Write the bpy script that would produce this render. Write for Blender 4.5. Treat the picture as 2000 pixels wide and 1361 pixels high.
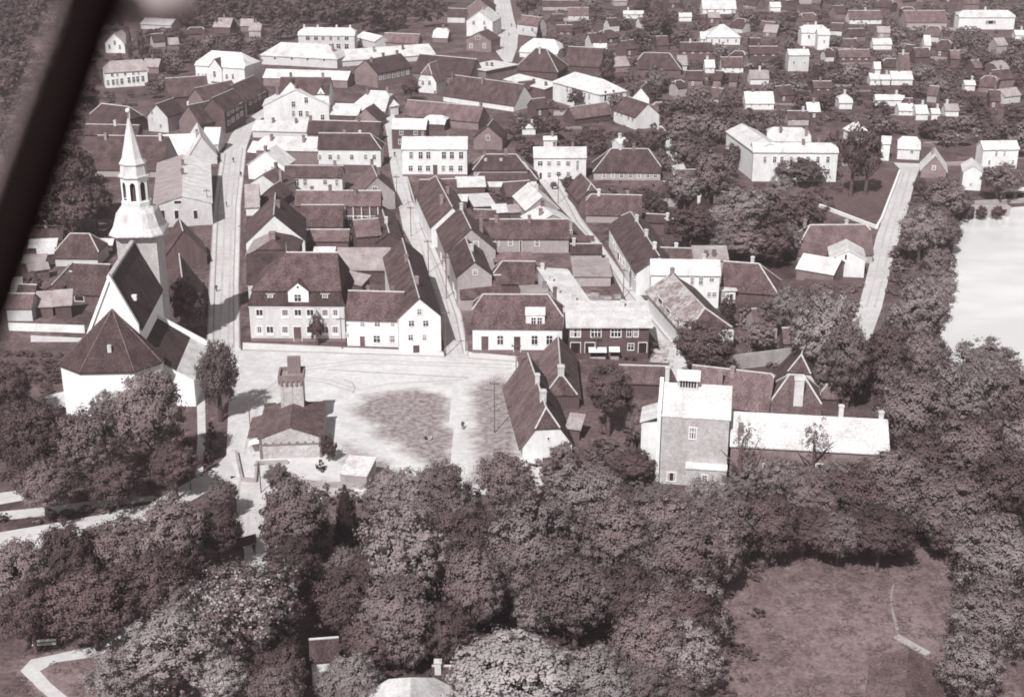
import bpy, bmesh, math, random
import numpy as np
from mathutils import Vector, Matrix
for o in list(bpy.data.objects):
    bpy.data.objects.remove(o)
SC = bpy.context.scene
COL = SC.collection
rad = math.radians
# ------------------------------------------------------------------ camera
FP, CX, CY = 2777.8, 1000.0, 680.5          # focal length / centre in photo pixels (2000 x 1361)
CAMH, PITCH = 109.0, rad(21.37)
cam_d = bpy.data.cameras.new('camera')
cam = bpy.data.objects.new('camera', cam_d)
COL.objects.link(cam)
cam.location = (0, 0, CAMH)
cam.rotation_euler = (math.pi / 2 - PITCH, 0, 0)
cam_d.lens, cam_d.sensor_width = 50.0, 36.0
cam_d.clip_start, cam_d.clip_end = 0.1, 20000
cam_d.dof.use_dof = True
cam_d.dof.focus_distance = 330.0
cam_d.dof.aperture_fstop = 1.5
SC.camera = cam
# ------------------------------------------------------------------ sky, sun, exposure
SUN_EL = rad(47)
SUN_DIR = Vector((-0.33, -0.944, 0)).normalized() * math.cos(SUN_EL) + Vector((0, 0, math.sin(SUN_EL)))
world = bpy.data.worlds.new('World')
SC.world = world
world.use_nodes = True
wn = world.node_tree
bg = wn.nodes['Background']
sky = wn.nodes.new('ShaderNodeTexSky')
sky.sky_type = 'NISHITA'
sky.sun_disc = False
sky.sun_elevation = SUN_EL
sky.sun_rotation = math.atan2(SUN_DIR.x, SUN_DIR.y)
bw = wn.nodes.new('ShaderNodeRGBToBW')
tint = wn.nodes.new('ShaderNodeMix')
tint.data_type = 'RGBA'
tint.blend_type = 'MULTIPLY'
tint.inputs[0].default_value = 1.0
tint.inputs[7].default_value = (1.0, 0.95, 0.96, 1)
wn.links.new(sky.outputs[0], bw.inputs[0])
wn.links.new(bw.outputs[0], tint.inputs[6])
wn.links.new(tint.outputs[2], bg.inputs[0])
bg.inputs[1].default_value = 0.10
sun_d = bpy.data.lights.new('sun', 'SUN')
sun = bpy.data.objects.new('sun', sun_d)
COL.objects.link(sun)
sun_d.energy = 4.4
sun_d.angle = rad(0.55)
sun_d.color = (1.0, 0.99, 0.98)
sun.location = (-200, -200, 300)
sun.rotation_euler = (-SUN_DIR).to_track_quat('-Z', 'Y').to_euler()
SC.view_settings.view_transform = 'Standard'
SC.view_settings.look = 'None'
SC.view_settings.gamma = 1.0
SC.view_settings.use_curve_mapping = False
SC.view_settings.exposure = 0.30
SC.cycles.max_bounces = 6
SC.cycles.diffuse_bounces = 3
SC.cycles.transparent_max_bounces = 8
SC.cycles.volume_bounces = 0
SC.cycles.filter_width = 1.8
random.seed(7)
rng = np.random.default_rng(7)
# ------------------------------------------------------------------ pixel <-> place
_cp, _sp = math.cos(PITCH), math.sin(PITCH)
def ray(px, py):
    x, y = (px - CX) / FP, -(py - CY) / FP
    return Vector((x, y * _sp + _cp, y * _cp - _sp))
CAMP = Vector((0, 0, CAMH))
def G(px, py, z=0.0):
    d = ray(px, py)
    return CAMP + d * ((z - CAMH) / d.z)
def proj(p):
    v = Vector(p) - CAMP
    f = v.y * _cp - v.z * _sp
    u = v.y * _sp + v.z * _cp
    return CX + FP * v.x / f, CY - FP * u / f
def scale_at(p):
    v = Vector(p) - CAMP
    return FP / (v.y * _cp - v.z * _sp)
def bis(fn, lo, hi, n=40):
    flo = fn(lo); fhi = fn(hi)
    if (flo > 0) == (fhi > 0):
        return lo if abs(flo) < abs(fhi) else hi
    for _ in range(n):
        m = (lo + hi) / 2
        fm = fn(m)
        if (fm > 0) == (flo > 0):
            lo, flo = m, fm
        else:
            hi = m
    return (lo + hi) / 2
# ------------------------------------------------------------------ materials
def sep(L):
    """a warm print tone of the given luminance: dark pigments browner, pale ones neutral"""
    k = 0.60 * math.exp(-(L / 0.25) ** 1.6)
    r, g, b = 1 + k, 1.0, 1.0 + 0.07 * k
    n = L / (0.2126 * r + 0.7152 * g + 0.0722 * b)
    return (r * n, g * n, b * n, 1)
MATS = {}
def mat(name, L, L2=None, s1=0.35, s2=2.5, stretch=(1, 1, 1), rough=0.9, amp=1.0, rnd=0.12, bump=0.0, spec=0.25, det=4.0, lo=0.35, hi=0.65, grain=0.0, gscale=6.0):
    m = bpy.data.materials.new(name)
    m.use_nodes = True
    nt = m.node_tree
    N, K = nt.nodes, nt.links
    b = N['Principled BSDF']
    b.inputs['Roughness'].default_value = rough
    b.inputs['Specular IOR Level'].default_value = spec
    tc = N.new('ShaderNodeTexCoord')
    oi = N.new('ShaderNodeObjectInfo')
    mp = N.new('ShaderNodeMapping')
    mp.inputs['Scale'].default_value = stretch
    K.new(tc.outputs['Object'], mp.inputs['Vector'])
    off = N.new('ShaderNodeVectorMath'); off.operation = 'SCALE'
    off.inputs[0].default_value = (37, 53, 11)
    K.new(oi.outputs['Random'], off.inputs['Scale'])
    ad = N.new('ShaderNodeVectorMath'); ad.operation = 'ADD'
    K.new(mp.outputs[0], ad.inputs[0]); K.new(off.outputs[0], ad.inputs[1])
    n1 = N.new('ShaderNodeTexNoise'); n1.inputs['Scale'].default_value = s1; n1.inputs['Detail'].default_value = det
    n2 = N.new('ShaderNodeTexNoise'); n2.inputs['Scale'].default_value = s2; n2.inputs['Detail'].default_value = det
    K.new(ad.outputs[0], n1.inputs['Vector']); K.new(ad.outputs[0], n2.inputs['Vector'])
    mx = N.new('ShaderNodeMath'); mx.operation = 'ADD'
    h = N.new('ShaderNodeMath'); h.operation = 'MULTIPLY'; h.inputs[1].default_value = 0.5
    K.new(n1.outputs[0], mx.inputs[0]); K.new(n2.outputs[0], mx.inputs[1]); K.new(mx.outputs[0], h.inputs[0])
    rp = N.new('ShaderNodeValToRGB')
    rp.color_ramp.elements[0].position = lo; rp.color_ramp.elements[1].position = hi
    L2 = L * 1.35 if L2 is None else L2
    rp.color_ramp.elements[0].color = sep(L); rp.color_ramp.elements[1].color = sep(L2)
    K.new(h.outputs[0], rp.inputs[0])
    hv = N.new('ShaderNodeHueSaturation')
    mr = N.new('ShaderNodeMapRange')
    mr.inputs[3].default_value = 1 - rnd; mr.inputs[4].default_value = 1 + rnd
    K.new(oi.outputs['Random'], mr.inputs[0])
    if grain:
        n3 = N.new('ShaderNodeTexNoise'); n3.inputs['Scale'].default_value = gscale; n3.inputs['Detail'].default_value = 2
        K.new(ad.outputs[0], n3.inputs['Vector'])
        g2 = N.new('ShaderNodeMapRange'); g2.inputs[1].default_value = .3; g2.inputs[2].default_value = .7
        g2.inputs[3].default_value = 1 - grain; g2.inputs[4].default_value = 1 + grain
        K.new(n3.outputs[0], g2.inputs[0])
        mm = N.new('ShaderNodeMath'); mm.operation = 'MULTIPLY'
        K.new(mr.outputs[0], mm.inputs[0]); K.new(g2.outputs[0], mm.inputs[1]); K.new(mm.outputs[0], hv.inputs['Value'])
    else:
        K.new(mr.outputs[0], hv.inputs['Value'])
    K.new(rp.outputs[0], hv.inputs['Color'])
    K.new(hv.outputs[0], b.inputs['Base Color'])
    if bump:
        bp = N.new('ShaderNodeBump'); bp.inputs['Strength'].default_value = bump; bp.inputs['Distance'].default_value = 0.3
        K.new(n2.outputs[0], bp.inputs['Height']); K.new(bp.outputs[0], b.inputs['Normal'])
    MATS[name] = m
    return m
mat('white', .58, .76, s1=.25, s2=1.2, stretch=(1, 1, .5), rnd=.05)
mat('limewash', .78, .86, s1=.25, s2=1.2, stretch=(1, 1, .5), rnd=.02)
mat('cream', .46, .60, s1=.25, s2=1.2, stretch=(1, 1, .5), rnd=.08)
mat('grey', .27, .38, s1=.25, s2=1.4, stretch=(1, 1, .5), rnd=.10, grain=.1)
mat('brick', .13, .22, s1=.3, s2=2.0, rnd=.12, grain=.2)
mat('greybrick', .33, .52, s1=.22, s2=1.6, rnd=.06, grain=.16, gscale=3)
mat('darkbrick', .055, .10, s1=.3, s2=2.0, rnd=.1, grain=.2)
mat('wood', .06, .11, s1=.5, s2=3.0, stretch=(4, 4, .3), rnd=.2)
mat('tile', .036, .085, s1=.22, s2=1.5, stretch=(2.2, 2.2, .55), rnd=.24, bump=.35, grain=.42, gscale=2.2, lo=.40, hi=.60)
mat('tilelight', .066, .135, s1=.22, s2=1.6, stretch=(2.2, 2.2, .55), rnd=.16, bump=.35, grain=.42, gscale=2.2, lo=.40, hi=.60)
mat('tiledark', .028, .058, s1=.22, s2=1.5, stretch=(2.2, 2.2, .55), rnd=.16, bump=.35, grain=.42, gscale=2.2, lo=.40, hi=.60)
mat('metalwhite', .40, .72, s1=.16, s2=1.0, stretch=(2.4, 2.4, .45), rnd=.07, rough=.6, grain=.09)
mat('metalgrey', .20, .36, s1=.25, s2=1.3, stretch=(1.8, 1.8, .6), rnd=.10, rough=.6, grain=.08)
mat('greypatch', .17, .44, s1=.16, s2=.9, stretch=(1.5, 1.5, .6), rnd=.03, grain=.16, gscale=3, lo=.44, hi=.60)
mat('mortar', .36, .58, s1=.5, s2=2.5, rnd=.1)
mat('frame', .68, .8, rnd=.02)
mat('frame_dark', .10, .15, rnd=.05)
mat('glass', .018, .035, rough=.25, rnd=.3, spec=.5)
mat('door', .05, .09, rnd=.3)
mat('chimney', .12, .24, s2=3, rnd=.3)
mat('chimney_pale', .42, .6, s2=3, rnd=.12)
mat('pole', .08, .13, s2=4, rnd=.2)
mat('stone', .25, .42, s1=.5, s2=3, rnd=.1)
mat('plinth', .12, .19, s2=3, rnd=.1)
mat('earth', .45, .62, s1=.05, s2=.5, rnd=0, grain=.08, gscale=1.2, det=6)
mat('street', .42, .58, s1=.06, s2=.5, rnd=0, grain=.06, gscale=1.5, det=6)
mat('pavement', .46, .60, s1=.2, s2=1.5, rnd=.05)
mat('trodden', .36, .50, s1=.1, s2=.8, rnd=.03, grain=.1, det=6)
mat('kerb', .26, .36, s2=2, rnd=.05)
mat('grassland', .040, .13, s1=.02, s2=.22, rnd=0, grain=.35, gscale=1.3, det=8, lo=.36, hi=.66)
mat('lawn', .06, .10, s1=.06, s2=.5, rnd=.05, grain=.25, gscale=1.8, det=7)
mat('meadow', .085, .17, s1=.05, s2=.4, rnd=.05, grain=.22, gscale=1.6, det=7)
mat('wornlawn', .11, .46, s1=.055, s2=.42, rnd=0, grain=.18, gscale=1.6, det=9, lo=.47, hi=.60)
mat('plot', .15, .34, s1=.12, s2=.9, stretch=(.25, 2.0, 1), rnd=.28, grain=.2, det=6)
mat('yard', .05, .15, s1=.10, s2=.7, rnd=.12, grain=.25, det=7, lo=.42, hi=.62)
mat('bark', .05, .09, s2=6, rnd=.15)
mat('dark_cloth', .02, .035, rnd=.4)
mat('pale_cloth', .3, .4, rnd=.3)
mat('skin', .35, .42, rnd=.05)
mat('hair', .02, .03, rnd=.1)
mat('strut', .006, .009, s1=.8, s2=3, rough=1, rnd=0, spec=0)
mat('strut_highlight', .16, .22, s1=.8, s2=3, rough=.5, rnd=0)
mat('strut_pale', .20, .26, s1=.8, s2=3, rnd=0)
mat('rubble', .18, .6, s1=.5, s2=2.0, rnd=.3)
mat('car_paint', .02, .03, rough=.3, spec=.6, rnd=.1)
mat('rubber', .012, .02, rnd=.1)
def leafmat(name, L, tr=.34, rnd=.20, flower=0.0):
    m = mat(name, L * .78, L * 1.25, s1=.35, s2=1.6, rnd=rnd, rough=.75, spec=.2, lo=.36, hi=.64, grain=.18, gscale=2.2)
    nt = m.node_tree
    b = nt.nodes['Principled BSDF']
    out = nt.nodes['Material Output']
    t = nt.nodes.new('ShaderNodeBsdfTranslucent')
    mx = nt.nodes.new('ShaderNodeMixShader'); mx.inputs[0].default_value = tr
    src = b.inputs['Base Color'].links[0].from_socket
    if flower:
        geo = nt.nodes.new('ShaderNodeNewGeometry')
        lt = nt.nodes.new('ShaderNodeMath'); lt.operation = 'LESS_THAN'; lt.inputs[1].default_value = flower
        nt.links.new(geo.outputs['Random Per Island'], lt.inputs[0])
        mc = nt.nodes.new('ShaderNodeMix'); mc.data_type = 'RGBA'
        mc.inputs[7].default_value = sep(.40)
        nt.links.new(lt.outputs[0], mc.inputs[0]); nt.links.new(src, mc.inputs[6])
        src = mc.outputs[2]
        nt.links.new(src, b.inputs['Base Color'])
    nt.links.new(src, t.inputs[0])
    nt.links.new(b.outputs[0], mx.inputs[1]); nt.links.new(t.outputs[0], mx.inputs[2])
    nt.links.new(mx.outputs[0], out.inputs[0])
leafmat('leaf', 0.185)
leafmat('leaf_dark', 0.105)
leafmat('leaf_spruce', .045)
leafmat('leaf_light', 0.3)
leafmat('leaf_pale', 0.245)
leafmat('leaf_flower', .15, flower=.26)
leafmat('leaf_blossom', .16, flower=.55)
wm = mat('water', .62, .74, s1=.012, s2=.06, stretch=(1, 2.2, 1), rnd=0, rough=.09, spec=.6, lo=.42, hi=.58)  # pale mottled base colour stands in for sky glare on the pond
mat('curtain', .26, .40, rnd=.3)
# ------------------------------------------------------------------ mesh builder
class MB:
    def __init__(s):
        s.v, s.f = [], []
    def quad(s, *p):
        n = len(s.v); s.v += [tuple(x) for x in p]; s.f.append(tuple(range(n, n + len(p))))
    def box(s, x0, x1, y0, y1, z0, z1):
        n = len(s.v)
        s.v += [(x0, y0, z0), (x1, y0, z0), (x1, y1, z0), (x0, y1, z0), (x0, y0, z1), (x1, y0, z1), (x1, y1, z1), (x0, y1, z1)]
        for f in ((3, 2, 1, 0), (4, 5, 6, 7), (0, 1, 5, 4), (1, 2, 6, 5), (2, 3, 7, 6), (3, 0, 4, 7)):
            s.f.append(tuple(n + i for i in f))
    def solid(s, polys, t):
        """closed slab: the given top faces, thickened straight down by t"""
        idx = {}
        def vi(p):
            k = tuple(round(c, 4) for c in p)
            if k not in idx:
                idx[k] = len(s.v); s.v.append(k)
            return idx[k]
        edges = {}
        for P in polys:
            ids = [vi(p) for p in P]
            s.f.append(tuple(ids))
            low = [vi((p[0], p[1], p[2] - t)) for p in P]
            s.f.append(tuple(reversed(low)))
            for i in range(len(P)):
                j = (i + 1) % len(P)
                e = tuple(sorted((ids[i], ids[j])))
                edges.setdefault(e, []).append((ids[i], ids[j], low[j], low[i]))
        for e, L in edges.items():
            if len(L) == 1:
                s.f.append(L[0])
    def tube(s, pts, radii, n=8, cap=True):
        rings = []
        for i, (p, r) in enumerate(zip(pts, radii)):
            p = Vector(p)
            a = Vector(pts[max(i - 1, 0)]); b = Vector(pts[min(i + 1, len(pts) - 1)])
            d = (b - a).normalized()
            u = d.cross(Vector((0.31, 0.95, 0.05)));  u.normalize()
            w = d.cross(u)
            base = len(s.v)
            for k in range(n):
                an = 2 * math.pi * k / n
                s.v.append(tuple(p + (u * math.cos(an) + w * math.sin(an)) * r))
            rings.append(base)
        for a, b in zip(rings, rings[1:]):
            for k in range(n):
                s.f.append((a + k, a + (k + 1) % n, b + (k + 1) % n, b + k))
        if cap:
            s.f.append(tuple(reversed(range(rings[0], rings[0] + n))))
            s.f.append(tuple(range(rings[-1], rings[-1] + n)))
    def mesh(s, name, mats):
        me = bpy.data.meshes.new(name)
        me.from_pydata(s.v, [], s.f)
        bm = bmesh.new(); bm.from_mesh(me)
        bmesh.ops.recalc_face_normals(bm, faces=bm.faces)
        bm.to_mesh(me); bm.free()
        for m in ([mats] if isinstance(mats, str) else mats):
            me.materials.append(MATS[m])
        return me
    def build(s, name, m, parent=None, loc=(0, 0, 0), rz=0.0):
        return link(name, s.mesh(name, m), parent, loc, rz)
def link(name, me, parent=None, loc=(0, 0, 0), rz=0.0):
    o = bpy.data.objects.new(name, me)
    COL.objects.link(o)
    if parent: o.parent = parent
    o.location = loc
    o.rotation_euler = (0, 0, rz)
    return o
def tag(o, label=None, cat=None, group=None, kind=None):
    if label: o['label'] = label
    if cat: o['category'] = cat
    if group: o['group'] = group
    if kind: o['kind'] = kind
    return o
def empty(name, loc, rz, label, cat, group=None):
    o = bpy.data.objects.new(name, None)
    o.empty_display_size = 0.5
    COL.objects.link(o)
    o.location = loc; o.rotation_euler = (0, 0, rz)
    return tag(o, label, cat, group)
FOOT = []      # footprints: (4 ground corners, image box, short label)
USED = set()

# ------------------------------------------------------------------ air: a closed box of thin haze round the whole scene
def haze_box(density):
    me = bpy.data.meshes.new('haze')
    x0, x1, y0, y1, z0, z1 = -1500, 1500, -300, 4000, -1.5, 113.5
    v = [(x0, y0, z0), (x1, y0, z0), (x1, y1, z0), (x0, y1, z0), (x0, y0, z1), (x1, y0, z1), (x1, y1, z1), (x0, y1, z1)]
    me.from_pydata(v, [], [(3, 2, 1, 0), (4, 5, 6, 7), (0, 1, 5, 4), (1, 2, 6, 5), (2, 3, 7, 6), (3, 0, 4, 7)])
    m = bpy.data.materials.new('haze'); m.use_nodes = True
    nt = m.node_tree; nt.nodes.remove(nt.nodes['Principled BSDF'])
    pv = nt.nodes.new('ShaderNodeVolumePrincipled')
    pv.inputs['Density'].default_value = density
    pv.inputs['Color'].default_value = (.95, .83, .86, 1)
    pv.inputs['Anisotropy'].default_value = .2
    nt.links.new(pv.outputs[0], nt.nodes['Material Output'].inputs['Volume'])
    me.materials.append(m)
    o = bpy.data.objects.new('haze', me); COL.objects.link(o); o['kind'] = 'stuff'
haze_box(.00020)
# ------------------------------------------------------------------ windows and doors (shared meshes)
_wc = {}
def _q(x, s=.15): return max(s, round(x / s) * s)
def win_mesh(w, h, kind, cur=0):
    """frame in the local xz plane, centred, outside towards -y"""
    w, h = _q(w), _q(h)
    k = (w, h, kind, cur)
    if k in _wc: return _wc[k]
    f = MB(); p = MB()
    if kind in ('door', 'hole'):
        t = .12
        f.box(-w/2 - t, -w/2, -.10, .03, -h/2, h/2 + t); f.box(w/2, w/2 + t, -.10, .03, -h/2, h/2 + t)
        f.box(-w/2, w/2, -.10, .03, h/2, h/2 + t)
        p.box(-w/2, w/2, -.03, .02, -h/2, h/2)
    else:
        t = .13 if kind != 'bold' else .17
        f.box(-w/2 - t, -w/2, -.09, .03, -h/2 - t, h/2 + t); f.box(w/2, w/2 + t, -.09, .03, -h/2 - t, h/2 + t)
        f.box(-w/2, w/2, -.09, .03, h/2, h/2 + t); f.box(-w/2, w/2, -.13, .03, -h/2 - t, -h/2)
        b = .09 if kind != 'bold' else .14
        nx = 2 if kind in ('cross', 'sash') else (3 if kind == 'bold' else 1)
        for i in range(1, nx):
            x = -w/2 + w * i / nx
            f.box(x - b/2, x + b/2, -.07, .02, -h/2, h/2)
        if kind in ('cross', 'bold'):
            z = h * .12
            for i in range(nx):
                f.box(-w/2 + w*i/nx + b/2, -w/2 + w*(i+1)/nx - b/2, -.07, .02, z - b/2, z + b/2)
        if kind == 'sash':      # pale lower light as on the town house
            for i in range(2):
                f.box(-w/2 + w*i/2 + b/2, -w/2 + w*(i+1)/2 - b/2, -.06, .02, -h/2, -h*.22)
        p.box(-w/2, w/2, -.02, .015, -h/2, h/2)
        if cur: p.box(-w/2, -w*.22, -.03, -.021, -h/2, h/2); p.box(w*.22, w/2, -.03, -.021, -h/2, h/2)
    fm = 'frame'
    pm = p.mesh('window_pane', ['door' if kind == 'door' else 'glass', 'curtain'])
    if cur and kind not in ('door', 'hole'):
        for q in pm.polygons[6:]: q.material_index = 1
    _wc[k] = (f.mesh('window_frame', fm), pm)
    return _wc[k]
def put_window(root, x, y, z, rz, w, h, kind='cross', parent=None):
    fm, pm = win_mesh(w, h, kind, int(random.random() < .35))
    nm = 'door' if kind == 'door' else ('opening' if kind == 'hole' else 'window')
    o = link(nm, fm, parent or root, (x, y, z), rz)
    link('leaf' if kind == 'door' else 'pane', pm, o)
    return o
_cc = {}
def put_chimney(root, x, y, z0, z1, s=.8, m='chimney', parent=None):
    h = _q(z1 - z0, .3)
    k = (h, s, m)
    if k not in _cc:
        b = MB(); b.box(-s/2, s/2, -s/2, s/2, 0, h); b.box(-s/2 - .1, s/2 + .1, -s/2 - .1, s/2 + .1, h, h + .15)
        b.box(-s/2 + .12, s/2 - .12, -s/2 + .12, s/2 - .12, h + .15, h + .3)
        _cc[k] = b.mesh('chimney', m)
    return link('chimney', _cc[k], parent or root, (x, y, z0))
# ------------------------------------------------------------------ houses
def house(label, A, B, by=None, h=None, t='gx', ry=None, D=None, pitch=45, ap=None, rise=None, R=None, C=None,
          wall='white', roof='tile', roof2=None, name='town_house', cat='house', hips=(0, 0), win=(), ch=(), ridge=None,
          plinth=False, cornice=False, oh=.35, th=.22, group=None, near=True):
    mx, my = (A[0] + B[0]) / 2, (A[1] + B[1]) / 2
    if h is None:
        if by is None: h = 4.0
        else:
            def fb(hh):
                p = G(mx, my, hh)
                return proj((p.x, p.y, 0))[1] - by
            h = bis(fb, 2.4, 25)
    a, b = G(*A, h), G(*B, h)
    ex = (b - a); ex.z = 0; w = ex.length; ex.normalize()
    ey = Vector((-ex.y, ex.x, 0))
    if C is not None:
        c = G(*C, h); ey = c - a; ey.z = 0; D = ey.length; ey.normalize()
        ex = Vector((ey.y, -ey.x, 0)); w = (b - a).dot(ex)
    gy = t in ('gy',)
    up = Vector((0, 0, 1))
    tp = math.tan(rad(pitch))
    if gy:
        if rise is None:
            if ap is not None:
                rise = bis(lambda r: proj(a + (b - a) * .5 + up * r)[1] - ap, .3, 20)
            else:
                rise = w / 2 * tp
        if R is not None and C is None:
            r0 = (a + b) * .5; r1 = G(*R, h + rise); r1.z = h
            ey = r1 - r0; ey.z = 0; D = ey.length; ey.normalize()
            ex2 = Vector((ey.y, -ey.x, 0))
            w = (b - a).dot(ex2); a = r0 - ex2 * w / 2; ex = ex2
            if ap is None: rise = w / 2 * tp
        elif D is None:
            m0 = a + ex * w / 2 + up * rise
            D = bis(lambda d: proj(m0 + ey * d)[1] - ry, .5, 150)
        q = w / 2
        U, V, L, Wd = ey, ex, D, w
    elif t == 'gx':
        m0 = a + ex * w / 2
        if D is None:
            if rise is not None:
                q = bis(lambda q: proj(m0 + ey * q + up * rise)[1] - ry, .3, 40)
            else:
                q = bis(lambda q: proj(m0 + ey * q + up * q * tp)[1] - ry, .3, 40)
            D = 2 * q
        q = D / 2
        if rise is None:
            rise = q * tp if ry is None else bis(lambda r: proj(m0 + ey * q + up * r)[1] - ry, .2, 20)
        L, Wd = w, D
    elif t == 'flat':
        if D is None: D = bis(lambda d: proj(a + ex * w / 2 + ey * d)[1] - ry, .5, 80)
        rise = .25
    elif t == 'shed':
        if D is None: D = bis(lambda d: proj(a + ex * w / 2 + ey * d + up * d * tp)[1] - ry, .5, 60)
        rise = D * tp
    elif t in ('sl', 'sr'):
        if D is None: D = bis(lambda d: proj(a + ex * w / 2 + ey * d)[1] - ry, .5, 80)
        if rise is None: rise = w * tp
    tpr = rise / max(.1, (w / 2 if gy else (D / 2 if t == 'gx' else D)))
    rz = math.atan2(ex.y, ex.x)
    root = empty(name, (a.x, a.y, 0), rz, label, cat, group)
    # map (u along the ridge, v across) to local x, y
    if gy: M = lambda u, v, z: (v, u, z)
    else: M = lambda u, v, z: (u, v, z)
    wb = MB()
    rf = None
    if t in ('gx', 'gy'):
        L, Wd = (D, w) if gy else (w, D)
        q = Wd / 2
        top = h
        f0, f1 = hips
        def end(u, f):
            zt = h + rise * (1 - f)
            if f >= .99: wb.quad(M(u, 0, -.4), M(u, Wd, -.4), M(u, Wd, h), M(u, 0, h))
            elif f <= .01: wb.quad(M(u, 0, -.4), M(u, Wd, -.4), M(u, Wd, h), M(u, q, h + rise), M(u, 0, h))
            else: wb.quad(M(u, 0, -.4), M(u, Wd, -.4), M(u, Wd, h), M(u, Wd - q * (1 - f), zt), M(u, q * (1 - f), zt), M(u, 0, h))
        end(0, f0); end(L, f1)
        wb.quad(M(0, 0, -.4), M(L, 0, -.4), M(L, 0, h), M(0, 0, h))
        wb.quad(M(0, Wd, -.4), M(L, Wd, -.4), M(L, Wd, h), M(0, Wd, h))
        # roof slab, th above the wall head
        z0, zr = h - oh * tpr + th, h + rise + th
        ve = .22
        def ends(u, f, s):
            """points of the end on side v=0 and v=Wd, plus ridge point"""
            if f <= .01:
                return [M(u - s * ve, -oh, z0)], [M(u - s * ve, Wd + oh, z0)], M(u - s * ve, q, zr)
            if f >= .99:
                return [M(u - s * oh, -oh, z0)], [M(u - s * oh, Wd + oh, z0)], M(u + s * q * .95, q, zr)
            zt = h + rise * (1 - f) + th
            return ([M(u - s * ve, -oh, z0), M(u - s * ve, q * (1 - f), zt)],
                    [M(u - s * ve, Wd + oh, z0), M(u - s * ve, Wd - q * (1 - f), zt)], M(u + s * q * f * .8, q, zr))
        l0, r0, k0 = ends(0, f0, 1); l1, r1, k1 = ends(L, f1, -1)
        rb = MB()
        pf = [*l0, k0, k1, *reversed(l1)]
        pb = [*r0, k0, k1, *reversed(r1)]
        polys = [pf, pb]
        if f0 > .01: polys.append([l0[-1], k0, r0[-1]])
        if f1 > .01: polys.append([l1[-1], k1, r1[-1]])
        if roof2 and gy:
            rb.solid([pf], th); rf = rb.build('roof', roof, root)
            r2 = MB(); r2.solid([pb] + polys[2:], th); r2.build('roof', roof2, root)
        else:
            rb.solid(polys, th); rf = rb.build('roof', roof, root)
        if ridge is None: ridge = roof in ('tile', 'tilelight', 'tiledark', 'greypatch')
        if ridge:
            kb = MB()
            segs = [(k0, k1)]
            if f0 > .01: segs += [(l0[-1], k0), (r0[-1], k0)]
            if f1 > .01: segs += [(l1[-1], k1), (r1[-1], k1)]
            for p, s_ in segs:
                kb.tube([Vector(p) + up * .03, Vector(s_) + up * .03], [.17, .17], 6)
            kb.build('ridge_cap', 'mortar', rf)
        roofz = lambda u, v: h + th + (rise * (1 - abs(v - q) / q))
        for c in ch:
            fu, fv = c[0], c[1]
            m = c[2] if len(c) > 2 else 'chimney'
            s = c[3] if len(c) > 3 else .8
            x, y, _ = M(fu * L, fv * Wd, 0)
            zz = roofz(fu * L, fv * Wd)
            put_chimney(root, x, y, zz - .8, max(zz + 1.2, h + rise + .9), s, m, rf)
    else:
        zf, zb, zl, zr_ = h, h, 0, 0
        if t == 'flat': hts = (h, h, h, h)
        elif t == 'shed': hts = (h, h, h + rise, h + rise)
        elif t == 'sl': hts = (h, h + rise, h + rise, h)
        else: hts = (h + rise, h, h, h + rise)
        P = [(0, 0), (w, 0), (w, D), (0, D)]
        for i in range(4):
            j = (i + 1) % 4
            wb.quad((*P[i], -.4), (*P[j], -.4), (*P[j], hts[j]), (*P[i], hts[i]))
        rb = MB(); o_ = oh
        E = [(-o_, -o_), (w + o_, -o_), (w + o_, D + o_), (-o_, D + o_)]
        def zz(x, y):
            if t == 'flat': return h
            if t == 'shed': return h + rise * y / D
            if t == 'sl': return h + rise * x / w
            return h + rise * (1 - x / w)
        rb.solid([[(x, y, zz(x, y) + th) for x, y in E]], th)
        rf = rb.build('roof', roof, root)
        for c in ch:
            x, y = c[0] * w, c[1] * D
            put_chimney(root, x, y, zz(x, y) - .3, zz(x, y) + 1.5, c[3] if len(c) > 3 else .8, c[2] if len(c) > 2 else 'chimney', rf)
    wb.build('wall', wall, root)
    if plinth:
        pb_ = MB(); pb_.box(-.06, w + .06, -.06, 0.0, -.4, plinth if plinth is not True else .8); pb_.build('plinth', 'plinth', root)
    if cornice:
        cb = MB(); cb.box(-.12, w + .12, -.12, -.005, h - .35, h - .05); cb.build('cornice', 'frame', root)
    # windows given in photo pixels on a wall plane
    for W_ in win:
        side, ys, wp, hp, xs = W_[:5]
        kind = W_[5] if len(W_) > 5 else 'cross'
        if side == 'f': p0, nrm, al, rr = a, -ey, ex, 0.0
        elif side == 'r': p0, nrm, al, rr = a + ex * w, ex, ey, math.pi / 2
        else: p0, nrm, al, rr = a, -ex, ey, -math.pi / 2
        for i, x in enumerate(xs):
            y = ys[i] if isinstance(ys, (list, tuple)) else ys
            d = ray(x, y)
            tt = (p0 - CAMP).dot(nrm) / d.dot(nrm)
            P_ = CAMP + d * tt
            s = scale_at(P_)
            along = (P_ - p0).dot(al)
            foreshort = max(.15, abs(al.dot(Vector((1, 0, 0)))))
            ww, hh = wp / s / foreshort, hp / s / .93
            zc = P_.z
            if side == 'f': lx, ly = along, -.012
            elif side == 'r': lx, ly = w + .012, along
            else: lx, ly = -.012, along
            if along < -.5 or along > (w if side == 'f' else D) + .5: continue
            put_window(root, lx, ly, zc, rr, ww, hh, kind)
    cs = [a, a + ex * w, a + ex * w + ey * D, a + ey * D]
    pts = [proj(Vector((c.x, c.y, z))) for c in cs for z in (0, h)] + [proj(Vector((c.x, c.y, h + rise))) for c in [(cs[0] + cs[2]) / 2]]
    FOOT.append(([Vector((c.x, c.y)) for c in cs], (min(p[0] for p in pts), min(p[1] for p in pts), max(p[0] for p in pts), max(p[1] for p in pts)), label))
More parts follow.
